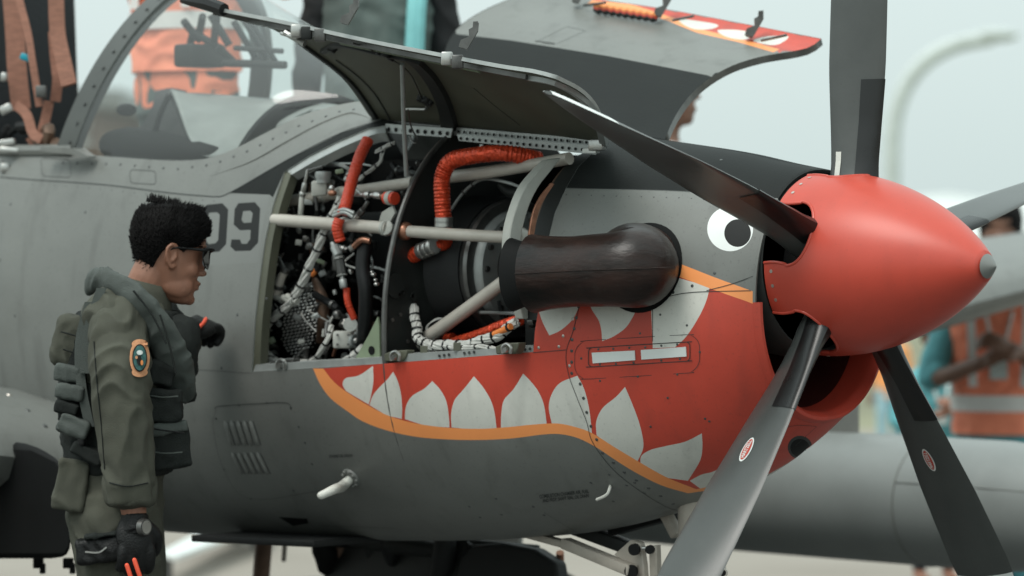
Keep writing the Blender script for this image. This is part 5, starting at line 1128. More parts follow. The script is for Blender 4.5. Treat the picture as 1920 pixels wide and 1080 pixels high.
ground_quad('belly_bounce_patch', [(9, -11), (9, 5.4), (-7.8, 5.4), (-7.8, -11)], mat('bounce_patch_dark', (.105, .104, .10), .9, var=.3, scale=2), GZ+.004)  # added dark patch, out of view: cuts light bounced up onto the belly
# hazy tree line and low hills: one uneven ridge
mb = MB(); prof_r = []; hill = []
for i, la in enumerate(np.linspace(-260, 260, 90)):
    h = 11.2+1.8*noise.noise(Vector((la*.02, 3, 0)))+1.1*noise.noise(Vector((la*.11, 7, 0))); x, y = gp(640, la); x3, y3 = gp(760, la*1.2); xb, yb = gp(600, la)
    hill.append([np.array([xb, yb, GZ-1]), np.array([x, y, GZ+h*.8]), np.array([x3, y3, GZ+h*1.25])])
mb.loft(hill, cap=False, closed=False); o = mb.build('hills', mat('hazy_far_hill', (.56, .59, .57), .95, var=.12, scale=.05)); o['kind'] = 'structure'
# long low building far behind the cockpit
def far_box(name, label, cat, px0, px1, py0, dep, depth, m, roof=None):
    a, b = at(px0, 500, dep), at(px1, 500, dep); zt = at(px0, py0, dep)[2]; mb = MB(); w = np.linalg.norm(b-a); c = (a+b)/2; c = np.array([c[0], c[1], (zt+GZ)/2])+np.array([f2[0], f2[1], 0])*depth/2
    mb.box(c, w, depth, zt-GZ, X=(r2[0], r2[1], 0), Y=(f2[0], f2[1], 0)); o = mb.build(name, m, smooth=False); tag(o, label, cat); return o, c, w, zt
o, c, w, zt = far_box('hangar', 'far low brown brick building seen behind the windshield hoop', 'building', 60, 178, 205, 70, 20, mat('brown_brick_wall', (.20, .13, .10), .9, var=.25, scale=2))
mb = MB(); mb.box((c[0], c[1], zt+.2), w+1.2, 21, .35, X=(r2[0], r2[1], 0), Y=(f2[0], f2[1], 0)); mb.build('roof', M['grey_fresh'], o, smooth=False)
for k in range(3):
    for j in range(2):
        q = at(92+k*32, 235+j*30, 69.8); mb = MB(); mb.box(q, .24, .12, .16, X=(r2[0], r2[1], 0), Y=(f2[0], f2[1], 0)); mb.build('window', M['alu'], o, smooth=False)
# curved street lamp
LM = mat('lamp_post_paint', (.50, .55, .53), .6); q = lambda x, y: at(x, y, 46)
base = q(1672, 900); base[2] = GZ
mb = MB(); mb.tube([base, q(1672, 420), q(1672, 330), q(1676, 230), q(1696, 165), q(1735, 115), q(1790, 85), q(1860, 70)], [.14, .12, .11, .11, .11, .11, .10, .10], 12, 5); lamp = mb.build('street_lamp', LM); tag(lamp, 'tall pale street lamp with curved arm, blurred against the sky', 'street lamp')
mb = MB(); mb.ell(q(1868, 66), .30, .14, .09, X=RT, Y=FW, Z=UP); mb.build('lamp_head', LM, lamp)
# pale board lying on the apron
g = [grnd(300, 1090), grnd(430, 1016), grnd(500, 1018), grnd(495, 1032), grnd(330, 1098)]
mb = MB(); mb.prism([p+np.array([0, 0, .12]) for p in g], (0, 0, .03)); bd = mb.build('ground_board', M['white'], bevel=.005); tag(bd, 'pale flat board raised on low feet beneath the fuselage', 'board')
for t in (0, 1, 3): mb = MB(); mb.box(g[t]*.9+g[4-t]*.1+np.array([0, 0, .059]), .08, .08, .118); mb.build('foot', M['dsteel'], bd)
# ------------------------------------------------------------------ people
def remesh(mb, vox, smooth=3, name='body'):
    me = mb.mesh('tmp'); o = bpy.data.objects.new('tmp', me); COL.objects.link(o)
    m = o.modifiers.new('r', 'REMESH'); m.mode = 'VOXEL'; m.voxel_size = vox; s_ = o.modifiers.new('s', 'SMOOTH'); s_.iterations = smooth; s_.factor = .5
    bpy.context.view_layer.update(); e = bpy.data.meshes.new_from_object(o.evaluated_get(bpy.context.evaluated_depsgraph_get())); bpy.data.objects.remove(o); e.name = name; return e
def setmat(o, m): o.data.materials.clear(); o.data.materials.append(m); o.data.shade_smooth()
def limb(mb, pts, r, seg=12, sub=4, **k): mb.tube(pts, r, seg, sub, rnd=True, **k)
M['skin'] = mat('brown_skin', (.25, .115, .072), .5, var=.14, scale=22, bump=.12, bscale=320)
M['skin_dk'] = mat('dark_brown_skin', (.17, .085, .055), .5, var=.12, scale=30)
M['hair'] = mat('black_hair', (.005, .0045, .0045), .7, var=.3, scale=80, spec=.12)
M['suit'] = mat('olive_flight_suit', (.058, .060, .044), .85, var=.16, scale=12, bump=.35, bscale=420, )
M['vest'] = mat('dark_survival_vest', (.014, .017, .0155), .8, var=.22, scale=15, bump=.5, bscale=350, spec=.25)
M['vest_lt'] = mat('grey_green_vest_fabric', (.060, .071, .064), .75, var=.15, scale=14, bump=.4, bscale=350)
M['glove'] = mat('black_glove_leather', (.006, .0065, .0065), .5, var=.25, spec=.3, bump=.3, bscale=200)
M['glove_red'] = mat('glove_orange_red', (.75, .09, .04), .5); M['lens'] = mat('sunglass_lens', (.006, .006, .006), .08)
M['pale'] = mat('pale_badge', (.5, .55, .53), .5, var=.2, scale=60)
def wrinkle(me, amp, f=(1, 1, 1), sc=9.0, keep=None, seed=0):
    me.update(); n = len(me.vertices); co = np.empty(n*3); me.vertices.foreach_get('co', co); co = co.reshape(-1, 3); no = np.empty(n*3); me.vertices.foreach_get('normal', no); no = no.reshape(-1, 3)
    for i in range(n):
        p = co[i]; q = Vector((p[0]*sc*f[0]+seed, p[1]*sc*f[1], p[2]*sc*f[2])); w = noise.noise(q+Vector((noise.noise(q*.6)*1.4, 0, noise.noise(q*.7+Vector((5, 5, 5)))*1.4)))
        w = 1-abs(w)*3.2; co[i] += no[i]*amp*(max(w, -.6)+.35*noise.noise(q*2.7))
    me.vertices.foreach_set('co', co.ravel()); me.update()

# ---- the pilot (camera-aligned layout: photo x, photo y, distance along the view)
q = at
PIL = MB(); S = lambda px: px/6570*9.4   # photo pixels -> metres at his distance
HC = q(318, 484, 9.42)                    # centre of the head
yaw = R(14)                               # face turned a little away from the camera
f_ = RT*math.cos(yaw)+FW*math.sin(yaw); f_ = f_/np.linalg.norm(f_); pit = R(-12); fz = f_*math.cos(pit)+np.array([0, 0, 1])*math.sin(pit)
s3 = np.cross(np.array([0, 0, 1]), fz); s3 /= np.linalg.norm(s3); u3 = np.cross(fz, s3)
if (s3 @ (CAM-HC)) < 0: sdn = -1
else: sdn = 1
HS = .965
def hd(f, s, z): return HC+(fz*f+s3*s*sdn+u3*z)*HS    # s > 0 is the side towards the camera
HR = [(-.120, .060, .030, .020), (-.113, .080, .000, .036), (-.098, .087, -.02, .047), (-.078, .086, -.045, .055), (-.055, .088, -.062, .061), (-.035, .087, -.075, .066), (-.010, .086, -.086, .070), (.015, .083, -.095, .073), (.040, .089, -.100, .075), (.062, .090, -.102, .076), (.085, .083, -.099, .073), (.106, .064, -.088, .063), (.122, .036, -.065, .046), (.131, .0, -.035, .022)]
def hring(z, ff, fb, w, grow=0.0, n=28):
    c = (ff+fb)/2; a = (ff-fb)/2+grow; w = w+grow; L = []
    for i in range(n):
        t = 2*math.pi*i/n; cx, sx = math.cos(t), math.sin(t); L.append(hd(c+a*math.copysign(abs(cx)**.86, cx), w*math.copysign(abs(sx)**.92, sx), z))
    return L
def add_head(m):
    m.loft([hring(*r) for r in catmull(HR, 2)])
    m.loft([[hd(.080, .006, .032), hd(.080, -.006, .032), hd(.092, 0, .034)], [hd(.078, .012, .005), hd(.078, -.012, .005), hd(.097, 0, .008)], [hd(.074, .017, -.018), hd(.074, -.017, -.018), hd(.106, 0, -.017)], [hd(.076, .016, -.030), hd(.076, -.016, -.030), hd(.101, 0, -.031)]])
    m.ell(hd(.101, 0, -.022), .011, .010, .009, fz, s3, u3); m.ell(hd(.095, .012, -.025), .012, .0075, .008, fz, s3, u3); m.ell(hd(.095, -.012, -.025), .012, .0075, .008, fz, s3, u3)
    m.ell(hd(.0895, 0, -.053), .0120, .024, .0062, fz, s3, u3); m.ell(hd(.0875, 0, -.067), .0115, .021, .0068, fz, s3, u3); m.ell(hd(.076, 0, -.102), .018, .022, .016, fz, s3, u3)
    m.ell(hd(.080, .0, .050), .014, .048, .009, fz, s3, u3); m.ell(hd(.050, .040, -.020), .030, .022, .028, fz, s3, u3); m.ell(hd(.050, -.040, -.020), .030, .022, .028, fz, s3, u3)
    m.ell(hd(.030, .044, -.070), .045, .016, .034, fz, s3, u3); m.ell(hd(.030, -.044, -.070), .045, .016, .034, fz, s3, u3)
    for sg in (1, -1):   # ears: helix rim, lobe, bowl edge
        e = [hd(.004, .070*sg, .022), hd(.000, .079*sg, .034), hd(-.014, .086*sg, .036), hd(-.024, .088*sg, .022), hd(-.022, .086*sg, .002), hd(-.012, .081*sg, -.016), hd(.000, .076*sg, -.026), hd(.007, .073*sg, -.020)]
        m.tube(e, [.0050, .0055, .0055, .0055, .005, .0055, .0065, .005], 8, 4, rnd=True); m.ell(hd(-.008, .073*sg, .006), .014, .006, .026, fz, s3, u3); m.tube([hd(.004, .076*sg, .014), hd(.005, .078*sg, .002), hd(-.002, .079*sg, -.008)], [.004, .005, .004], 6, 3, rnd=True)
        m.tube([hd(-.004, .078*sg, .026), hd(-.014, .081*sg, .014), hd(-.012, .080*sg, -.006)], [.003, .0035, .003], 6, 3, rnd=True)
add_head(PIL)
NB = q(262, 575, 9.42)
limb(PIL, [hd(-.030, 0, -.02), hd(-.048, 0, -.085), q(272, 545, 9.42), NB], [.056, .054, .060, .074], 18)
GL_ = FUS.pn(408, 606)[0]; gd = (GL_-CAM) @ FW          # where the skin of the aircraft is
J = dict(shN=q(222, 600, 9.24), elN=q(232, 800, 9.18), wrN=q(252, 968, 9.17), shF=q(262, 600, 9.60), elF=q(300, 705, 9.82), wrF=q(352, 622, gd-.17), chest=q(235, 660, 9.42), pel=q(212, 905, 9.42))
def trunk(m, g=0.0):
    for a, b, r1, r2 in (): pass
    ring = lambda y, x0, x1, hw, sh=0: [q((x0+x1)/2, y, 9.42)+RT*(S((x1-x0)/2)+g)*math.copysign(abs(math.cos(t))**.85, math.cos(t))-FW*(hw+g)*math.copysign(abs(math.sin(t))**.85, math.sin(t)) for t in np.linspace(0, 2*math.pi, 28, endpoint=False)]
    m.loft([ring(*r) for r in ((552, 225, 295, .075), (572, 190, 310, .14), (600, 160, 320, .195), (650, 145, 330, .205), (720, 142, 330, .195), (790, 145, 318, .178), (850, 148, 308, .170), (905, 142, 300, .178), (960, 132, 300, .182), (1010, 138, 296, .172))])
def legs(m, g=0.0):
    for d_, x in ((9.33, 0), (9.52, 14)):
        limb(m, [q(212+x, 960, d_), q(222+x, 1100, d_), q(228+x, 1270, d_), q(212+x, 1440, d_), q(208+x, 1590, d_)], [.108+g, .098+g, .070+g, .066+g, .048+g], 14)
def arms(m, g=0.0, cut=False):
    if cut:
        limb(m, [J['shN'], q(226, 700, 9.19), J['elN'], q(240, 880, 9.17), q(243, 915, 9.17)], [.074+g, .072+g, .066+g, .060+g, .058+g], 14)
        limb(m, [J['shF'], J['elF'], q(322, 665, 9.92), q(345, 630, gd-.19)], [.07+g, .062+g, .055+g, .05+g], 14)
    else:
        limb(m, [J['shN'], q(226, 700, 9.19), J['elN'], q(240, 880, 9.17), J['wrN']], [.062, .055, .046, .044, .033], 12)
        limb(m, [J['shF'], J['elF'], q(322, 665, 9.92), J['wrF']], [.062, .048, .045, .032], 12)
def hand(m, wr, pdir, nrm, r=1.0, curl=1.0, g=0.0):
    """palm + four curled fingers + thumb; pdir: wrist->knuckles, nrm: back of the hand"""
    pdir = pdir/np.linalg.norm(pdir); nrm = nrm-pdir*(nrm@pdir); nrm /= np.linalg.norm(nrm); sd_ = np.cross(pdir, nrm); k = 1.08*r
    m.ell(wr+pdir*.045*k, .055*k, .044*k+g, .020*k+g, pdir, sd_, nrm, n=14, m=10); tips = []
    for i, (off, ln) in enumerate(((-.033, .072), (-.011, .082), (.011, .077), (.032, .060))):
        a = wr+pdir*.085*k+sd_*off*k; c1 = R(38)*curl; c2 = R(95)*curl; c3 = R(140)*curl; L = [wr+pdir*.055*k+sd_*off*.8*k, a]
        for c, l in ((c1, .44), (c2, .32), (c3, .24)): L.append(L[-1]+(pdir*math.cos(c)-nrm*math.sin(c))*ln*l*k)
        m.tube(L, [.0105*k+g, .0105*k+g, .0098*k+g, .009*k+g, .0078*k+g], 10, 3, rnd=True); tips.append(L)
    m.tube([wr+pdir*.02*k-sd_*.022*k, wr+pdir*.045*k-sd_*.050*k-nrm*.008*k, wr+pdir*.075*k-sd_*.052*k-nrm*.03*k, wr+pdir*.092*k-sd_*.036*k-nrm*.042*k], [.014*k+g, .0125*k+g, .011*k+g, .009*k+g], 10, 3, rnd=True)
    return tips, sd_
trunk(PIL, -.02); legs(PIL, -.015); arms(PIL)
hn = J['wrN']; hdN = (q(256, 1050, 9.15)-hn); hand(PIL, hn, hdN, -FW*.9+RT*.3, 1.05, .75)
hf = J['wrF']; hdF = (q(392, 606, gd-.085)-hf); hand(PIL, hf, hdF, UP*.8-FW*.6, 1.0, .95)
for d_, x in ((9.33, 0), (9.52, 14)):
    PIL.tube([q(208+x, 1590, d_), q(230+x, 1632, d_), q(285+x, 1640, d_)], [.045, .045, .035], 12, 4, rnd=True)
bm_ = remesh(PIL, .0042, 2, 'person'); pilot = bpy.data.objects.new('person', bm_); COL.objects.link(pilot); setmat(pilot, M['skin'])
tag(pilot, 'man in olive flight suit and dark vest and sunglasses touching the fuselage', 'person')
# hair: cap grown off the skull plus short tufts
hair = MB()
def hairline(t):       # t angle from the front (0) to the back (pi); height where the hair starts
    a = abs(t); return float(np.interp(a, [0, .30, .62, .85, 1.15, 1.35, 1.6, 1.85, 2.3, 3.15], [.082, .078, .075, .045, .038, .020, .040, .010, -.045, -.062]))
zs = [r[0] for r in HR]; HRa = np.array(HR)
def skull(t, z, grow):
    z = min(z, .1305); ff, fb, w = [np.interp(z, HRa[:, 0], HRa[:, k]) for k in (1, 2, 3)]; c = (ff+fb)/2; a = (ff-fb)/2+grow; w = w+grow; cx, sx = math.cos(t), math.sin(t)
    return c+a*math.copysign(abs(cx)**.86, cx), w*math.copysign(abs(sx)**.92, sx), z
NT = 48; rows = []
for j in range(15):
    v = j/14; ring = []
    for i in range(NT):
        t = 2*math.pi*i/NT; t = t if t <= math.pi else t-2*math.pi; zl = hairline(t); z = zl+(.131-zl)*v**.85; g = .004+.016*min(1, v*2.2)+.006*max(0, v-.5)+.004*math.cos(t)*v; f0, s0, z0 = skull(t, z, g*(1 if v < .93 else .8)); ring.append(hd(f0, s0, z0+(.020*v if v > .3 else .02*v)))
    rows.append(ring)
rows.append([hd(-.02, 0, .154)+(p-hd(-.02, 0, .154))*.15 for p in rows[-1]])
inner = []
for i in range(NT):
    t = 2*math.pi*i/NT; t = t if t <= math.pi else t-2*math.pi; inner.append(hd(*skull(t, hairline(t), -.006)))
hair.loft([inner]+rows)
hr_ = np.random.default_rng(5)
for k in range(5200):
    t = hr_.uniform(-math.pi, math.pi); v = hr_.uniform(0, 1)**.8; zl = hairline(t); z = zl+(.131-zl)*v; g = .004+.014*min(1, v*2.2); f0, s0, z0 = skull(t, z, g)
    if v > .9: f0 = hr_.uniform(-.09, .06); s0 = hr_.uniform(-.05, .05); z0 = .118+.012*(1-(s0/.06)**2); 
    b = hd(f0, s0, z0+.018*v); o_ = b-HC; o_ /= np.linalg.norm(o_); up_ = u3*(.9*v-.25)+fz*(.55*v*(1 if f0 > 0 else .2))+s3*hr_.uniform(-.3, .3)+o_*.6; up_ /= np.linalg.norm(up_); ln = hr_.uniform(.006, .013)+.012*v*(math.cos(t) > -.2)
    sd_ = np.cross(up_, [hr_.normal(), hr_.normal(), hr_.normal()]); sd_ /= np.linalg.norm(sd_)+1e-9; w = .0022; n0 = len(hair.v); sd2 = np.cross(up_, sd_)
    hair.add([b+sd_*w, b-sd_*w*.5+sd2*w*.8, b-sd_*w*.5-sd2*w*.8, b+up_*ln+hr_.normal(0, .0015, 3)], [(0, 1, 3), (1, 2, 3), (2, 0, 3)])
ho = hair.build('hair', M['hair'], pilot, autos=False)
eb = MB()
for sg in (1, -1): eb.tube([hd(.086, .016*sg, .046), hd(.084, .034*sg, .051), hd(.066, .055*sg, .046)], [.003, .004, .002], 6, 3, rnd=True)
eb.build('eyebrows', M['hair'], pilot)
# sunglasses
sg_ = MB(); 
for sg in (1, -1):
    L = [hd(.108, .006*sg, .040), hd(.110, .030*sg, .045), hd(.094, .062*sg, .044), hd(.080, .072*sg, .036), hd(.082, .070*sg, .018), hd(.094, .056*sg, -.002), hd(.108, .030*sg, -.010), hd(.112, .010*sg, .006)]
    sg_.prism(L, -fz*.004*HS)
gsn = sg_.build('sunglasses', M['lens'], pilot)
fr2_ = MB()
for sg in (1, -1):
    fr2_.tube([hd(.108, .0*sg, .040), hd(.1115, .030*sg, .047), hd(.095, .063*sg, .046), hd(.078, .0735*sg, .041)], [.0035, .0035, .0045, .005], 8, 4); fr2_.tube([hd(.080, .0725*sg, .040), hd(.04, .078*sg, .035), hd(.0, .081*sg, .030), hd(-.018, .083*sg, .018)], [.0042, .0035, .003, .002], 8, 4)
fr2_.build('sunglass_frame', M['glove'], gsn)
# flight suit
SU = MB(); trunk(SU, .0); legs(SU, .012); arms(SU, .0, True)
SU.tube([q(243, 893, 9.17), q(243, 905, 9.17), q(244, 938, 9.17), q(244, 945, 9.17)], [.062, .067, .066, .060], 18); SU.ell(q(212, 590, 9.27), .085, .085, .07, RT, FW, UP); SU.ell(q(262, 592, 9.58), .08, .085, .07, RT, FW, UP)
su_me = remesh(SU, .0075, 3, 'flight_suit'); wrinkle(su_me, .009, (1, 1, .75), 12); suit = bpy.data.objects.new('flight_suit', su_me); COL.objects.link(suit); setmat(suit, M['suit']); suit.parent = pilot
def part(mb, name, m, parent=None, rm=None, wr=0, seed=0, **k):
    if rm:
        me = remesh(mb, rm, 2, name)
        if wr: wrinkle(me, wr, (1, 1, .8), 16, seed=seed)
        o = bpy.data.objects.new(name, me); COL.objects.link(o); setmat(o, M[m]); o.parent = parent or pilot; return o
    return mb.build(name, M[m], parent or pilot, **k)
mb = MB(); mb.loft([[q(cx, cy, 9.42)+RT*S(rx)*math.cos(t)-FW*ry*math.sin(t)+UP*S(12)*math.cos(t)*-1 for t in np.linspace(0, 2*math.pi, 24, endpoint=False)] for cx, cy, rx, ry in ((272, 528, 46, .078), (270, 545, 50, .085), (266, 565, 56, .10), (262, 585, 60, .12))], cap=False); s_ = part(mb, 'collar', 'suit'); sl = s_.modifiers.new('s', 'SOLIDIFY'); sl.thickness = .008
# life vest collar roll
def flatroll(pts, w, th, name, m, rm=.006, wr=.003):
    L = catmull([q(*p[:3]) for p in pts], 5); ws = np.interp(np.linspace(0, 1, len(L)), np.linspace(0, 1, len(pts)), [p[3] for p in pts]); mb = MB(); mb.tube(L, ws, 16, flat=th, upv=UP, rnd=True); return part(mb, name, m, rm=rm, wr=wr)
vest = MB()
ring = lambda y, x0, x1, hw: [q((x0+x1)/2, y, 9.42)+RT*S((x1-x0)/2)*math.copysign(abs(math.cos(t))**.8, math.cos(t))-FW*hw*math.copysign(abs(math.sin(t))**.8, math.sin(t)) for t in np.linspace(0, 2*math.pi, 32, endpoint=False)]
vest.loft([ring(*r) for r in ((585, 150, 335, .160), (620, 128, 342, .176), (680, 116, 344, .182), (750, 112, 340, .180), (820, 118, 338, .178), (870, 128, 328, .180), (886, 135, 318, .175))])
vo = part(vest, 'survival_vest', 'vest', rm=.008, wr=.006, seed=3)
flatroll([(166, 540, 9.46, .022), (180, 524, 9.33, .030), (215, 530, 9.24, .034), (258, 562, 9.20, .036), (296, 618, 9.22, .046), (326, 676, 9.26, .050), (346, 736, 9.32, .034)], .03, .45, 'life_vest_collar', 'vest_lt', wr=.0055)
mb = MB(); mb.ell(q(326, 668, 9.34), S(44), .06, S(84), RT*.94+UP*-.33, FW, UP*.94+RT*.33, n=18, m=12); mb.ell(q(352, 740, 9.36), S(20), .035, S(14), RT, FW, UP); part(mb, 'life_vest_lobe', 'vest', rm=.007, wr=.004, seed=9)
flatroll([(296, 560, 9.62, .03), (330, 620, 9.62, .045), (345, 690, 9.60, .04)], .03, .6, 'life_vest_collar', 'vest')
def sbox(px, py, dep, w, h, d_, ang=0, name='vest_pouch', m='vest', bev=.008, yaw_=0, parent=None):
    c, s__ = math.cos(R(ang)), math.sin(R(ang)); X = RT*math.cos(R(yaw_))+FW*math.sin(R(yaw_)); Y = np.cross(UP, X); mb = MB(); mb.box(q(px, py, dep), S(w), d_, S(h), X*c-UP*s__, Y, UP*c+X*s__, bev=bev); return part(mb, name, m, parent=parent, rm=.0055, wr=.004, seed=px)
sbox(312, 836, 9.30, 78, 82, .10, -6, yaw_=18); sbox(312, 803, 9.255, 80, 22, .03, -8, 'pouch_flap', 'vest_lt', .004, 18); sbox(306, 760, 9.27, 62, 60, .08, 0, yaw_=14); sbox(300, 700, 9.26, 50, 44, .05, 12, yaw_=14)
sbox(136, 640, 9.36, 62, 96, .16, 14, 'back_pouch', 'suit', .02)
sbox(128, 700, 9.25, 46, 30, .05, 8, 'vest_strap', 'vest_lt', .004); sbox(132, 735, 9.24, 50, 26, .05, 10, 'vest_strap', 'vest_lt', .004); sbox(126, 765, 9.235, 44, 22, .05, 14, 'vest_strap', 'vest', .004); sbox(138, 800, 9.23, 58, 34, .05, 22, 'vest_buckle', 'vest_lt', .005); sbox(158, 815, 9.225, 12, 46, .03, 18, 'vest_buckle', 'glove', .003); sbox(165, 850, 9.23, 60, 24, .04, 28, 'vest_strap', 'vest', .004)
for L_ in ([(168, 566, 9.22), (150, 640, 9.225), (152, 720, 9.225), (168, 800, 9.225)], [(190, 540, 9.21), (165, 620, 9.215), (158, 700, 9.215)]):
    L = catmull([q(*p) for p in L_], 5); mb = MB(); mb.loft([[p-RT*S(9), p+RT*S(9), p+RT*S(9)+FW*.006, p-RT*S(9)+FW*.006] for p in L]); part(mb, 'shoulder_strap', 'vest_lt')
# near sleeve is over the vest : upper arm cover
SL_ = MB(); limb(SL_, [q(222, 606, 9.235), q(226, 690, 9.16), q(232, 790, 9.145), q(240, 870, 9.15), q(243, 915, 9.15)], [.078, .077, .070, .064, .060], 18); SL_.tube([q(243, 890, 9.15), q(243, 903, 9.15), q(244, 938, 9.155), q(244, 946, 9.155)], [.058, .064, .062, .054], 18); SL_.ell(q(214, 590, 9.28), .080, .09, .06, RT, FW, UP)
slm = remesh(SL_, .0055, 2, 'sleeve'); wrinkle(slm, .0085, (1, 1, .7), 13, seed=4); slo = bpy.data.objects.new('sleeve', slm); COL.objects.link(slo); setmat(slo, M['suit']); slo.parent = pilot
# shoulder patch, laid on the sleeve
bs = BVHTree.FromPolygons([tuple(v.co) for v in slm.vertices], [tuple(p.vertices) for p in slm.polygons])
def onto(px, py, off):
    h = bs.ray_cast(Vector(CAM), Vector(ray(px, py)), 50)
    return (np.array(h[0])-ray(px, py)*off) if h[0] is not None else at(px, py, 9.1)
def oval(cx, cy, rx, ry, off, name, m, parent, n=32):
    mb = MB(); pts = [onto(cx+rx*r_*math.cos(t), cy+ry*r_*math.sin(t), off) for r_ in (.33, .66, 1) for t in np.linspace(0, 2*math.pi, n, endpoint=False)]; c = onto(cx, cy, off)
    f = [(i, (i+1) % n, 3*n) for i in range(n)]+[(k*n+i, k*n+(i+1) % n, (k+1)*n+(i+1) % n, (k+1)*n+i) for k in (0, 1) for i in range(n)]
    mb.add(pts+[c], f); o = mb.build(name, M[m], parent, autos=False); return o
M['patch_rim'] = mat('patch_border', (.50, .24, .12), .8, var=.2, scale=200); M['patch_teal'] = mat('patch_teal_cloth', (.03, .10, .095), .8, var=.5, scale=120)
pt = oval(262, 671, 19, 34, .009, 'shoulder_patch', 'patch_rim', slo); oval(262, 645, 15, 9, .0088, 'patch_tab', 'patch_rim', pt); oval(262, 698, 15, 9, .0088, 'patch_tab', 'patch_rim', pt)
oval(262, 671, 14, 26, .013, 'patch_ring', 'numblack', pt); oval(262, 671, 12, 23.5, .016, 'patch_field', 'patch_teal', pt); oval(262, 661, 6, 4.5, .019, 'patch_emblem', 'pale', pt); oval(261, 675, 4.5, 10, .0188, 'patch_emblem', 'numblack', pt); oval(266, 680, 2.6, 5, .021, 'patch_emblem', 'orange', pt); oval(256, 670, 2.5, 3, .021, 'patch_emblem', 'patch_rim', pt)
# gloves, watch
GV = MB(); hand(GV, hn, hdN, -FW*.9+RT*.3, 1.05, .75, .0035); GV.tube([hn-(hdN/np.linalg.norm(hdN))*.005, hn+hdN*.35], [.036, .038], 14); part(GV, 'glove', 'glove', rm=.004)
GV = MB(); hand(GV, hf, hdF, UP*.8-FW*.6, 1.0, .95, .004); GV.tube([hf-(hdF/np.linalg.norm(hdF))*.03, hf+hdF*.3], [.036, .037], 14); gv2 = part(GV, 'glove', 'glove', rm=.004)
bg2 = BVHTree.FromPolygons([tuple(v.co) for v in gv2.data.vertices], [tuple(p.vertices) for p in gv2.data.polygons])
def onglove(px, py, off=.003):
    h = bg2.ray_cast(Vector(CAM), Vector(ray(px, py)), 50); return np.array(h[0])-ray(px, py)*off if h[0] is not None else None
L = [onglove(x, y) for x, y in ((368, 618), (376, 611), (382, 605), (386, 598), (388, 592))]; L = [p for p in L if p is not None]
if len(L) > 2: mb = MB(); mb.tube(L, .0055, 8, 3, rnd=True); part(mb, 'glove_stripe', 'glove_red', parent=gv2)
p = onglove(354, 611)
if p is not None: mb = MB(); mb.ell(p, .014, .006, .010, RT*.9+UP*.4, FW, UP*.9-RT*.4, n=16); part(mb, 'glove_badge', 'pale', parent=gv2)
for (a, b) in (((238, 1060), (246, 1085)), ((252, 1050), (262, 1080))): mb = MB(); mb.tube([q(*a, 9.085), q(*b, 9.085)], .006, 8, rnd=True); part(mb, 'glove_stripe', 'glove_red')
mb = MB(); wd = (J['wrN']-J['elN']); wd /= np.linalg.norm(wd); wp = q(258, 990, 9.17); mb.tube([wp-wd*.013, wp-wd*.011, wp+wd*.011, wp+wd*.013], [.036, .0385, .0385, .036], 20); wt = part(mb, 'wristwatch', 'glove')
mb = MB(); c = q(270, 988, 9.135); n_w = -FW*.6+RT*.8; mb.disc(c-n_w*.006, n_w, .024, .014, 24, .021); part(mb, 'watch_case', 'dsteel', parent=wt); mb = MB(); mb.disc(c+n_w*.0085, n_w, .017, .001, 24); part(mb, 'watch_face', 'steel', parent=wt)
# holster and leg pocket
sbox(190, 1030, 9.20, 92, 46, .06, -8, 'leg_holster', 'glove', .01); sbox(190, 1004, 9.175, 60, 10, .03, -8, 'holster_strap', 'vest', .003); sbox(134, 910, 9.26, 60, 96, .05, 10, 'leg_pocket', 'suit', .01)
mb = MB(); mb.tube([q(160, 1035, 9.165), q(185, 1036, 9.16), q(200, 1026, 9.16)], .003, 6, 4); part(mb, 'holster_wire', 'steel')

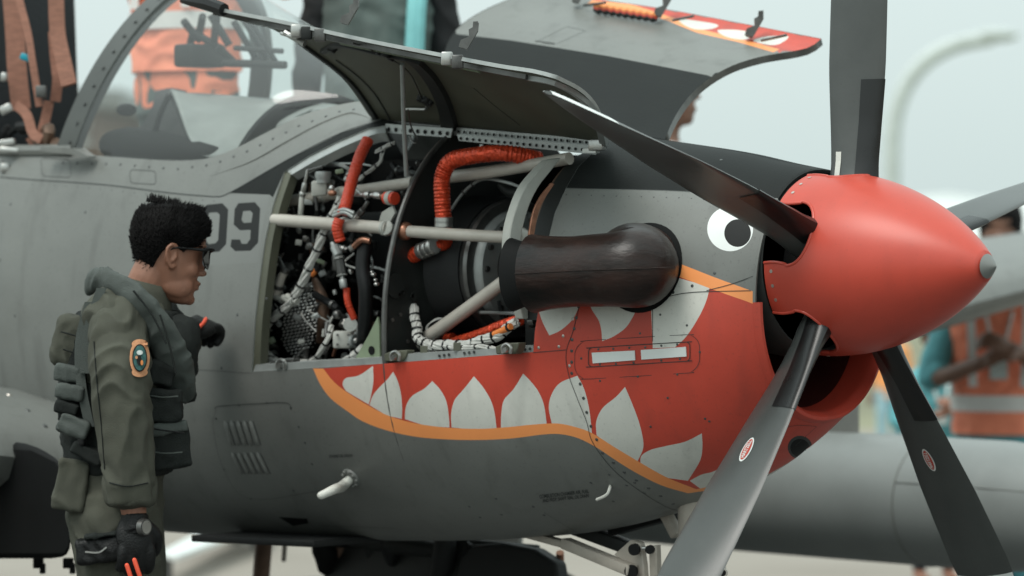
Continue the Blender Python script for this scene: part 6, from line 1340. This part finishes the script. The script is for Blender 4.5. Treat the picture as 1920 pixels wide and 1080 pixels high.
# ---- background people
def vtape(cfg): return cfg.get('tapes', ((-.745, -.665), (-.60, -.53)))
def person(cfg):
    """cfg: photo position of the head centre, distance, facing angle (0 = towards camera, 90 = photo right), pose and clothes"""
    px, py, dep = cfg['head']; Hh = cfg.get('h', 1.72); hc = at(px, py, dep); yw = R(cfg.get('yaw', 0)); fwd = -f2n*math.cos(yw)+rtn*math.sin(yw); rgt = np.cross(fwd, [0, 0, 1.]); Z = np.array([0, 0, 1.]); k = Hh/1.72
    lift = hc[2]-GZ-(Hh-.115*k)             # standing height correction when they stand on something
    g = lambda f, r_, z: hc+(fwd*f+rgt*r_+Z*z)*k
    B = MB(); H2 = lambda f, s_, z: hc+(fwd*f+rgt*s_+Z*z)*k
    for zz in (0,):
        B.loft([[H2((a+b)/2+(a-b)/2*math.cos(t), w*math.sin(t), z) for t in np.linspace(0, 2*math.pi, 20, endpoint=False)] for z, a, b, w in HR]); B.ell(H2(.100, 0, -.012), .018*k, .012*k, .016*k, fwd, rgt, Z); B.ell(H2(-.005, .074, 0), .015*k, .008*k, .028*k, fwd, rgt, Z); B.ell(H2(-.005, -.074, 0), .015*k, .008*k, .028*k, fwd, rgt, Z); B.ell(H2(.088, 0, -.058), .012*k, .022*k, .009*k, fwd, rgt, Z)
    sh = [g(-.02, s_*.19, -.30) for s_ in (1, -1)]; A = cfg.get('arms', 'down'); el, wr, hdir = [], [], []
    for i, s_ in enumerate((1, -1)):
        if A == 'front': el.append(g(.08, s_*.27, -.56)); wr.append(g(.30, s_*.06, -.50+.05*i)); hdir.append(-rgt*s_*.6+fwd*.3+Z*.3)
        elif A == 'reach': el.append(g(.22, s_*.22, -.50)); wr.append(g(.44, s_*.16, -.42)); hdir.append(fwd)
        else: el.append(g(-.02, s_*.25, -.60)); wr.append(g(.04, s_*.26, -.86)); hdir.append(-Z+fwd*.2)
    def tor(m, gr): m.loft([[g(-.01+(d_+gr)*math.cos(t), (w+gr)*math.sin(t), z) for t in np.linspace(0, 2*math.pi, 22, endpoint=False)] for z, w, d_ in ((-.185, .07, .06), (-.215, .13, .085), (-.25, .185, .105), (-.33, .205, .125), (-.45, .195, .13), (-.60, .17, .12), (-.72, .165, .12), (-.86, .175, .125), (-.93, .165, .12))])
    def arm(m, gr, f1=1.0): [limb(m, [sh[i], el[i], el[i]+(wr[i]-el[i])*f1], [.056*k+gr, .046*k+gr, .038*k+gr], 10) for i in (0, 1)]
    def leg(m, gr): [limb(m, [g(0, s_*.09, -.88), g(.02, s_*.10, -1.18), g(0, s_*.10, -1.50)], [.085*k+gr, .062*k+gr, .042*k+gr], 10) for s_ in (1, -1)]
    limb(B, [g(-.02, 0, -.05), g(-.03, 0, -.24)], [.055*k, .06*k]); tor(B, -.01); arm(B, -.008); leg(B, -.008)
    for i in (0, 1): hand(B, wr[i], hdir[i], fwd*.5+Z*.5, .95*k, .6); B.tube([g(-.02, (.10, -.10)[i], -1.56), g(.06, (.10, -.10)[i], -1.59), g(.16, (.10, -.10)[i], -1.585)], [.045*k, .04*k, .03*k], 10, 3, rnd=True)
    o = bpy.data.objects.new('person', remesh(B, .011, 2, 'person')); COL.objects.link(o); setmat(o, M[cfg.get('skin', 'skin_dk')]); tag(o, cfg['label'], 'person', cfg.get('group'))
    C_ = MB(); tor(C_, .006); arm(C_, .010, cfg.get('sleeve', .25)); me = remesh(C_, .012, 2, 'shirt'); wrinkle(me, .006, sc=9); c = bpy.data.objects.new('shirt', me); COL.objects.link(c); setmat(c, cfg['shirt']); c.parent = o
    C_ = MB(); leg(C_, .012); C_.loft([[g(-.01+.13*math.cos(t), .178*math.sin(t), z) for t in np.linspace(0, 2*math.pi, 20, endpoint=False)] for z in (-.72, -.94)]); me = remesh(C_, .012, 2, 'trousers'); c = bpy.data.objects.new('trousers', me); COL.objects.link(c); setmat(c, cfg['trousers']); c.parent = o
    if cfg.get('vestm'):
        V = MB(); tor(V, .022); me = remesh(V, .012, 1, 'safety_vest'); bm = bmesh.new(); bm.from_mesh(me); wrinkle_ok = True
        lo = g(0, 0, -.80)[2]; bmesh.ops.delete(bm, geom=[v for v in bm.verts if v.co.z < lo or v.co.z > g(0, 0, -.21)[2]], context='VERTS'); bm.to_mesh(me); bm.free(); wrinkle(me, .008, sc=8)
        c = bpy.data.objects.new('safety_vest', me); COL.objects.link(c); setmat(c, cfg['vestm']); c.parent = o
        tpm = mat('reflective_tape', (.72, .70, .67), .5, var=.1) if 'tape' not in M else M['tape']; M['tape'] = tpm
        for z0, z1 in vtape(cfg):
            T = MB(); w_ = lambda z: (np.interp(-z, [.33, .45, .60, .72, .86], [.205, .195, .17, .165, .175])+.031, np.interp(-z, [.33, .45, .60, .72, .86], [.125, .13, .12, .12, .125])+.031); T.loft([[g(-.01+w_(z)[1]*math.cos(t), w_(z)[0]*math.sin(t), z) for t in np.linspace(0, 2*math.pi, 40, endpoint=False)] for z in (z0, z1)], cap=False); T.build('reflective_tape', tpm, c)
        for s_ in ((1, -1) if cfg.get('tapes', 1) else ()):
            T = MB(); L = [g(.165, s_*.10, -.60), g(.158, s_*.105, -.45), g(.14, s_*.11, -.33), g(.10, s_*.11, -.23), g(.0, s_*.115, -.205), g(-.10, s_*.11, -.23), g(-.15, s_*.10, -.36), g(-.155, s_*.10, -.60)]; T.loft([[p-rgt*.019, p+rgt*.019] for p in catmull(L, 3)], cap=False, closed=False); T.build('reflective_tape', tpm, c)
    if cfg.get('hair', True):
        H_ = MB(); H_.loft([[H2((a+b)/2-.010+((a-b)/2+.012)*math.cos(t), (w+.012)*math.sin(t), z+(.012 if z > .1 else 0)+(.05*math.cos(t) if z < .05 else 0)) for t in np.linspace(0, 2*math.pi, 20, endpoint=False)] for z, a, b, w in HR if z > -.02]); H_.build('hair', M['hair'], o)
    if cfg.get('lanyard'):
        T = MB(); T.tube([g(-.04, .06, -.21), g(.14, .05, -.32), g(.165, 0, -.48), g(.14, -.05, -.32), g(-.04, -.06, -.21)], .008, 6, 4); T.box(g(.172, 0, -.52), .01, .07*k, .10*k, fwd, rgt, Z); T.build('lanyard', M['pale'], o)
    return o, g, fwd, rgt
f2n = np.array([f2[0], f2[1], 0]); rtn = np.array([r2[0], r2[1], 0])
hv = mat('hi_vis_orange_fabric', (1.0, .28, .16), .7, var=.12, scale=12, bump=.2, bscale=60); hv2 = mat('hi_vis_amber_fabric', (.85, .36, .12), .75, var=.12)
teal = mat('teal_cotton', (.10, .33, .36), .8, var=.2); navy = mat('navy_cotton', (.015, .022, .03), .85); blk = mat('black_cotton', (.010, .011, .012), .9); grn = mat('grey_green_uniform', (.10, .13, .12), .85, var=.25); paleb = mat('pale_blue_denim', (.28, .45, .50), .8, var=.25); wht = mat('off_white_cotton', (.5, .55, .56), .8)
G1 = 'ground crew in orange vests'
person(dict(head=(1876, 440, 15.4), h=1.9, yaw=-10, arms='front', shirt=teal, trousers=teal, vestm=hv, sleeve=.12, lanyard=True, group=G1, tapes=((-.70, -.635),), label='person in bright orange vest with folded hands beside the spinner tip'))
person(dict(head=(1752, 632, 17.0), h=1.26, yaw=10, arms='front', shirt=teal, trousers=navy, sleeve=.4, lanyard=True, skin='skin', label='person in teal shirt just left of the large orange vest'))
person(dict(head=(1668, 612, 30.0), h=1.14, yaw=5, arms='down', shirt=hv2, trousers=paleb, vestm=hv2, tapes=(), group=G1, label='small distant person in amber vest and pale jeans below the spinner'))
person(dict(head=(352, -330, 12.3), h=1.88, yaw=150, arms='reach', shirt=hv, trousers=grn, vestm=hv, sleeve=1.0, group=G1, tapes=((-.665, -.61), (-.56, -.51)), label='person in orange vest and grey green trousers standing behind the windshield'))
o, g, fwd, rgt = person(dict(head=(712, -195, 12.3), yaw=175, arms='down', shirt=blk, trousers=blk, vestm=grn, tapes=(), sleeve=1.0, label='person in black jacket and grey green vest behind the open near cowl door'))
C_ = MB(); C_.tube([g(-.05, .16, -.2), g(-.15, .15, -.36), g(-.165, .14, -.60), g(-.165, .14, -.78)], .035, 8, 4); C_.build('scarf', mat('pale_teal_cloth', (.22, .55, .56), .7), o)
person(dict(head=(1258, 176, 13.2), yaw=82, arms='front', shirt=wht, trousers=navy, vestm=hv, sleeve=1.0, group=G1, label='person in profile half hidden behind the far cowl door'))

# seams, zips and webbing on the pilot's gear
for L_, r_, m_, y in (([(276, 800), (300, 806), (346, 812)], .0022, 'glove', 9.22), ([(280, 846), (310, 850), (342, 848)], .002, 'vest_lt', 9.225), ([(282, 742), (306, 745), (334, 743)], .002, 'vest_lt', 9.222), ([(114, 622), (136, 628), (160, 636)], .002, 'vest', 9.27), ([(118, 655), (140, 662), (160, 668)], .002, 'vest', 9.27)):
    mb = MB(); mb.tube([q(x, yy, y) for x, yy in L_], r_, 6, 4); part(mb, 'webbing_seam', m_)
for L_ in ([(300, 590), (316, 640), (330, 700)], [(250, 545), (285, 590), (312, 645)]):
    mb = MB(); mb.tube([q(x, yy, 9.165) for x, yy in L_], .0028, 6, 4); part(mb, 'collar_piping', 'vest')
for L_ in ([(176, 640), (182, 720), (190, 800), (196, 880)], [(205, 905), (240, 912), (278, 905)]):
    pts_ = [onto(x, yy, .002) for x, yy in catmull(L_, 5)]; mb = MB(); mb.tube(pts_, .0016, 6); part(mb, 'sleeve_seam', 'vest', parent=slo)
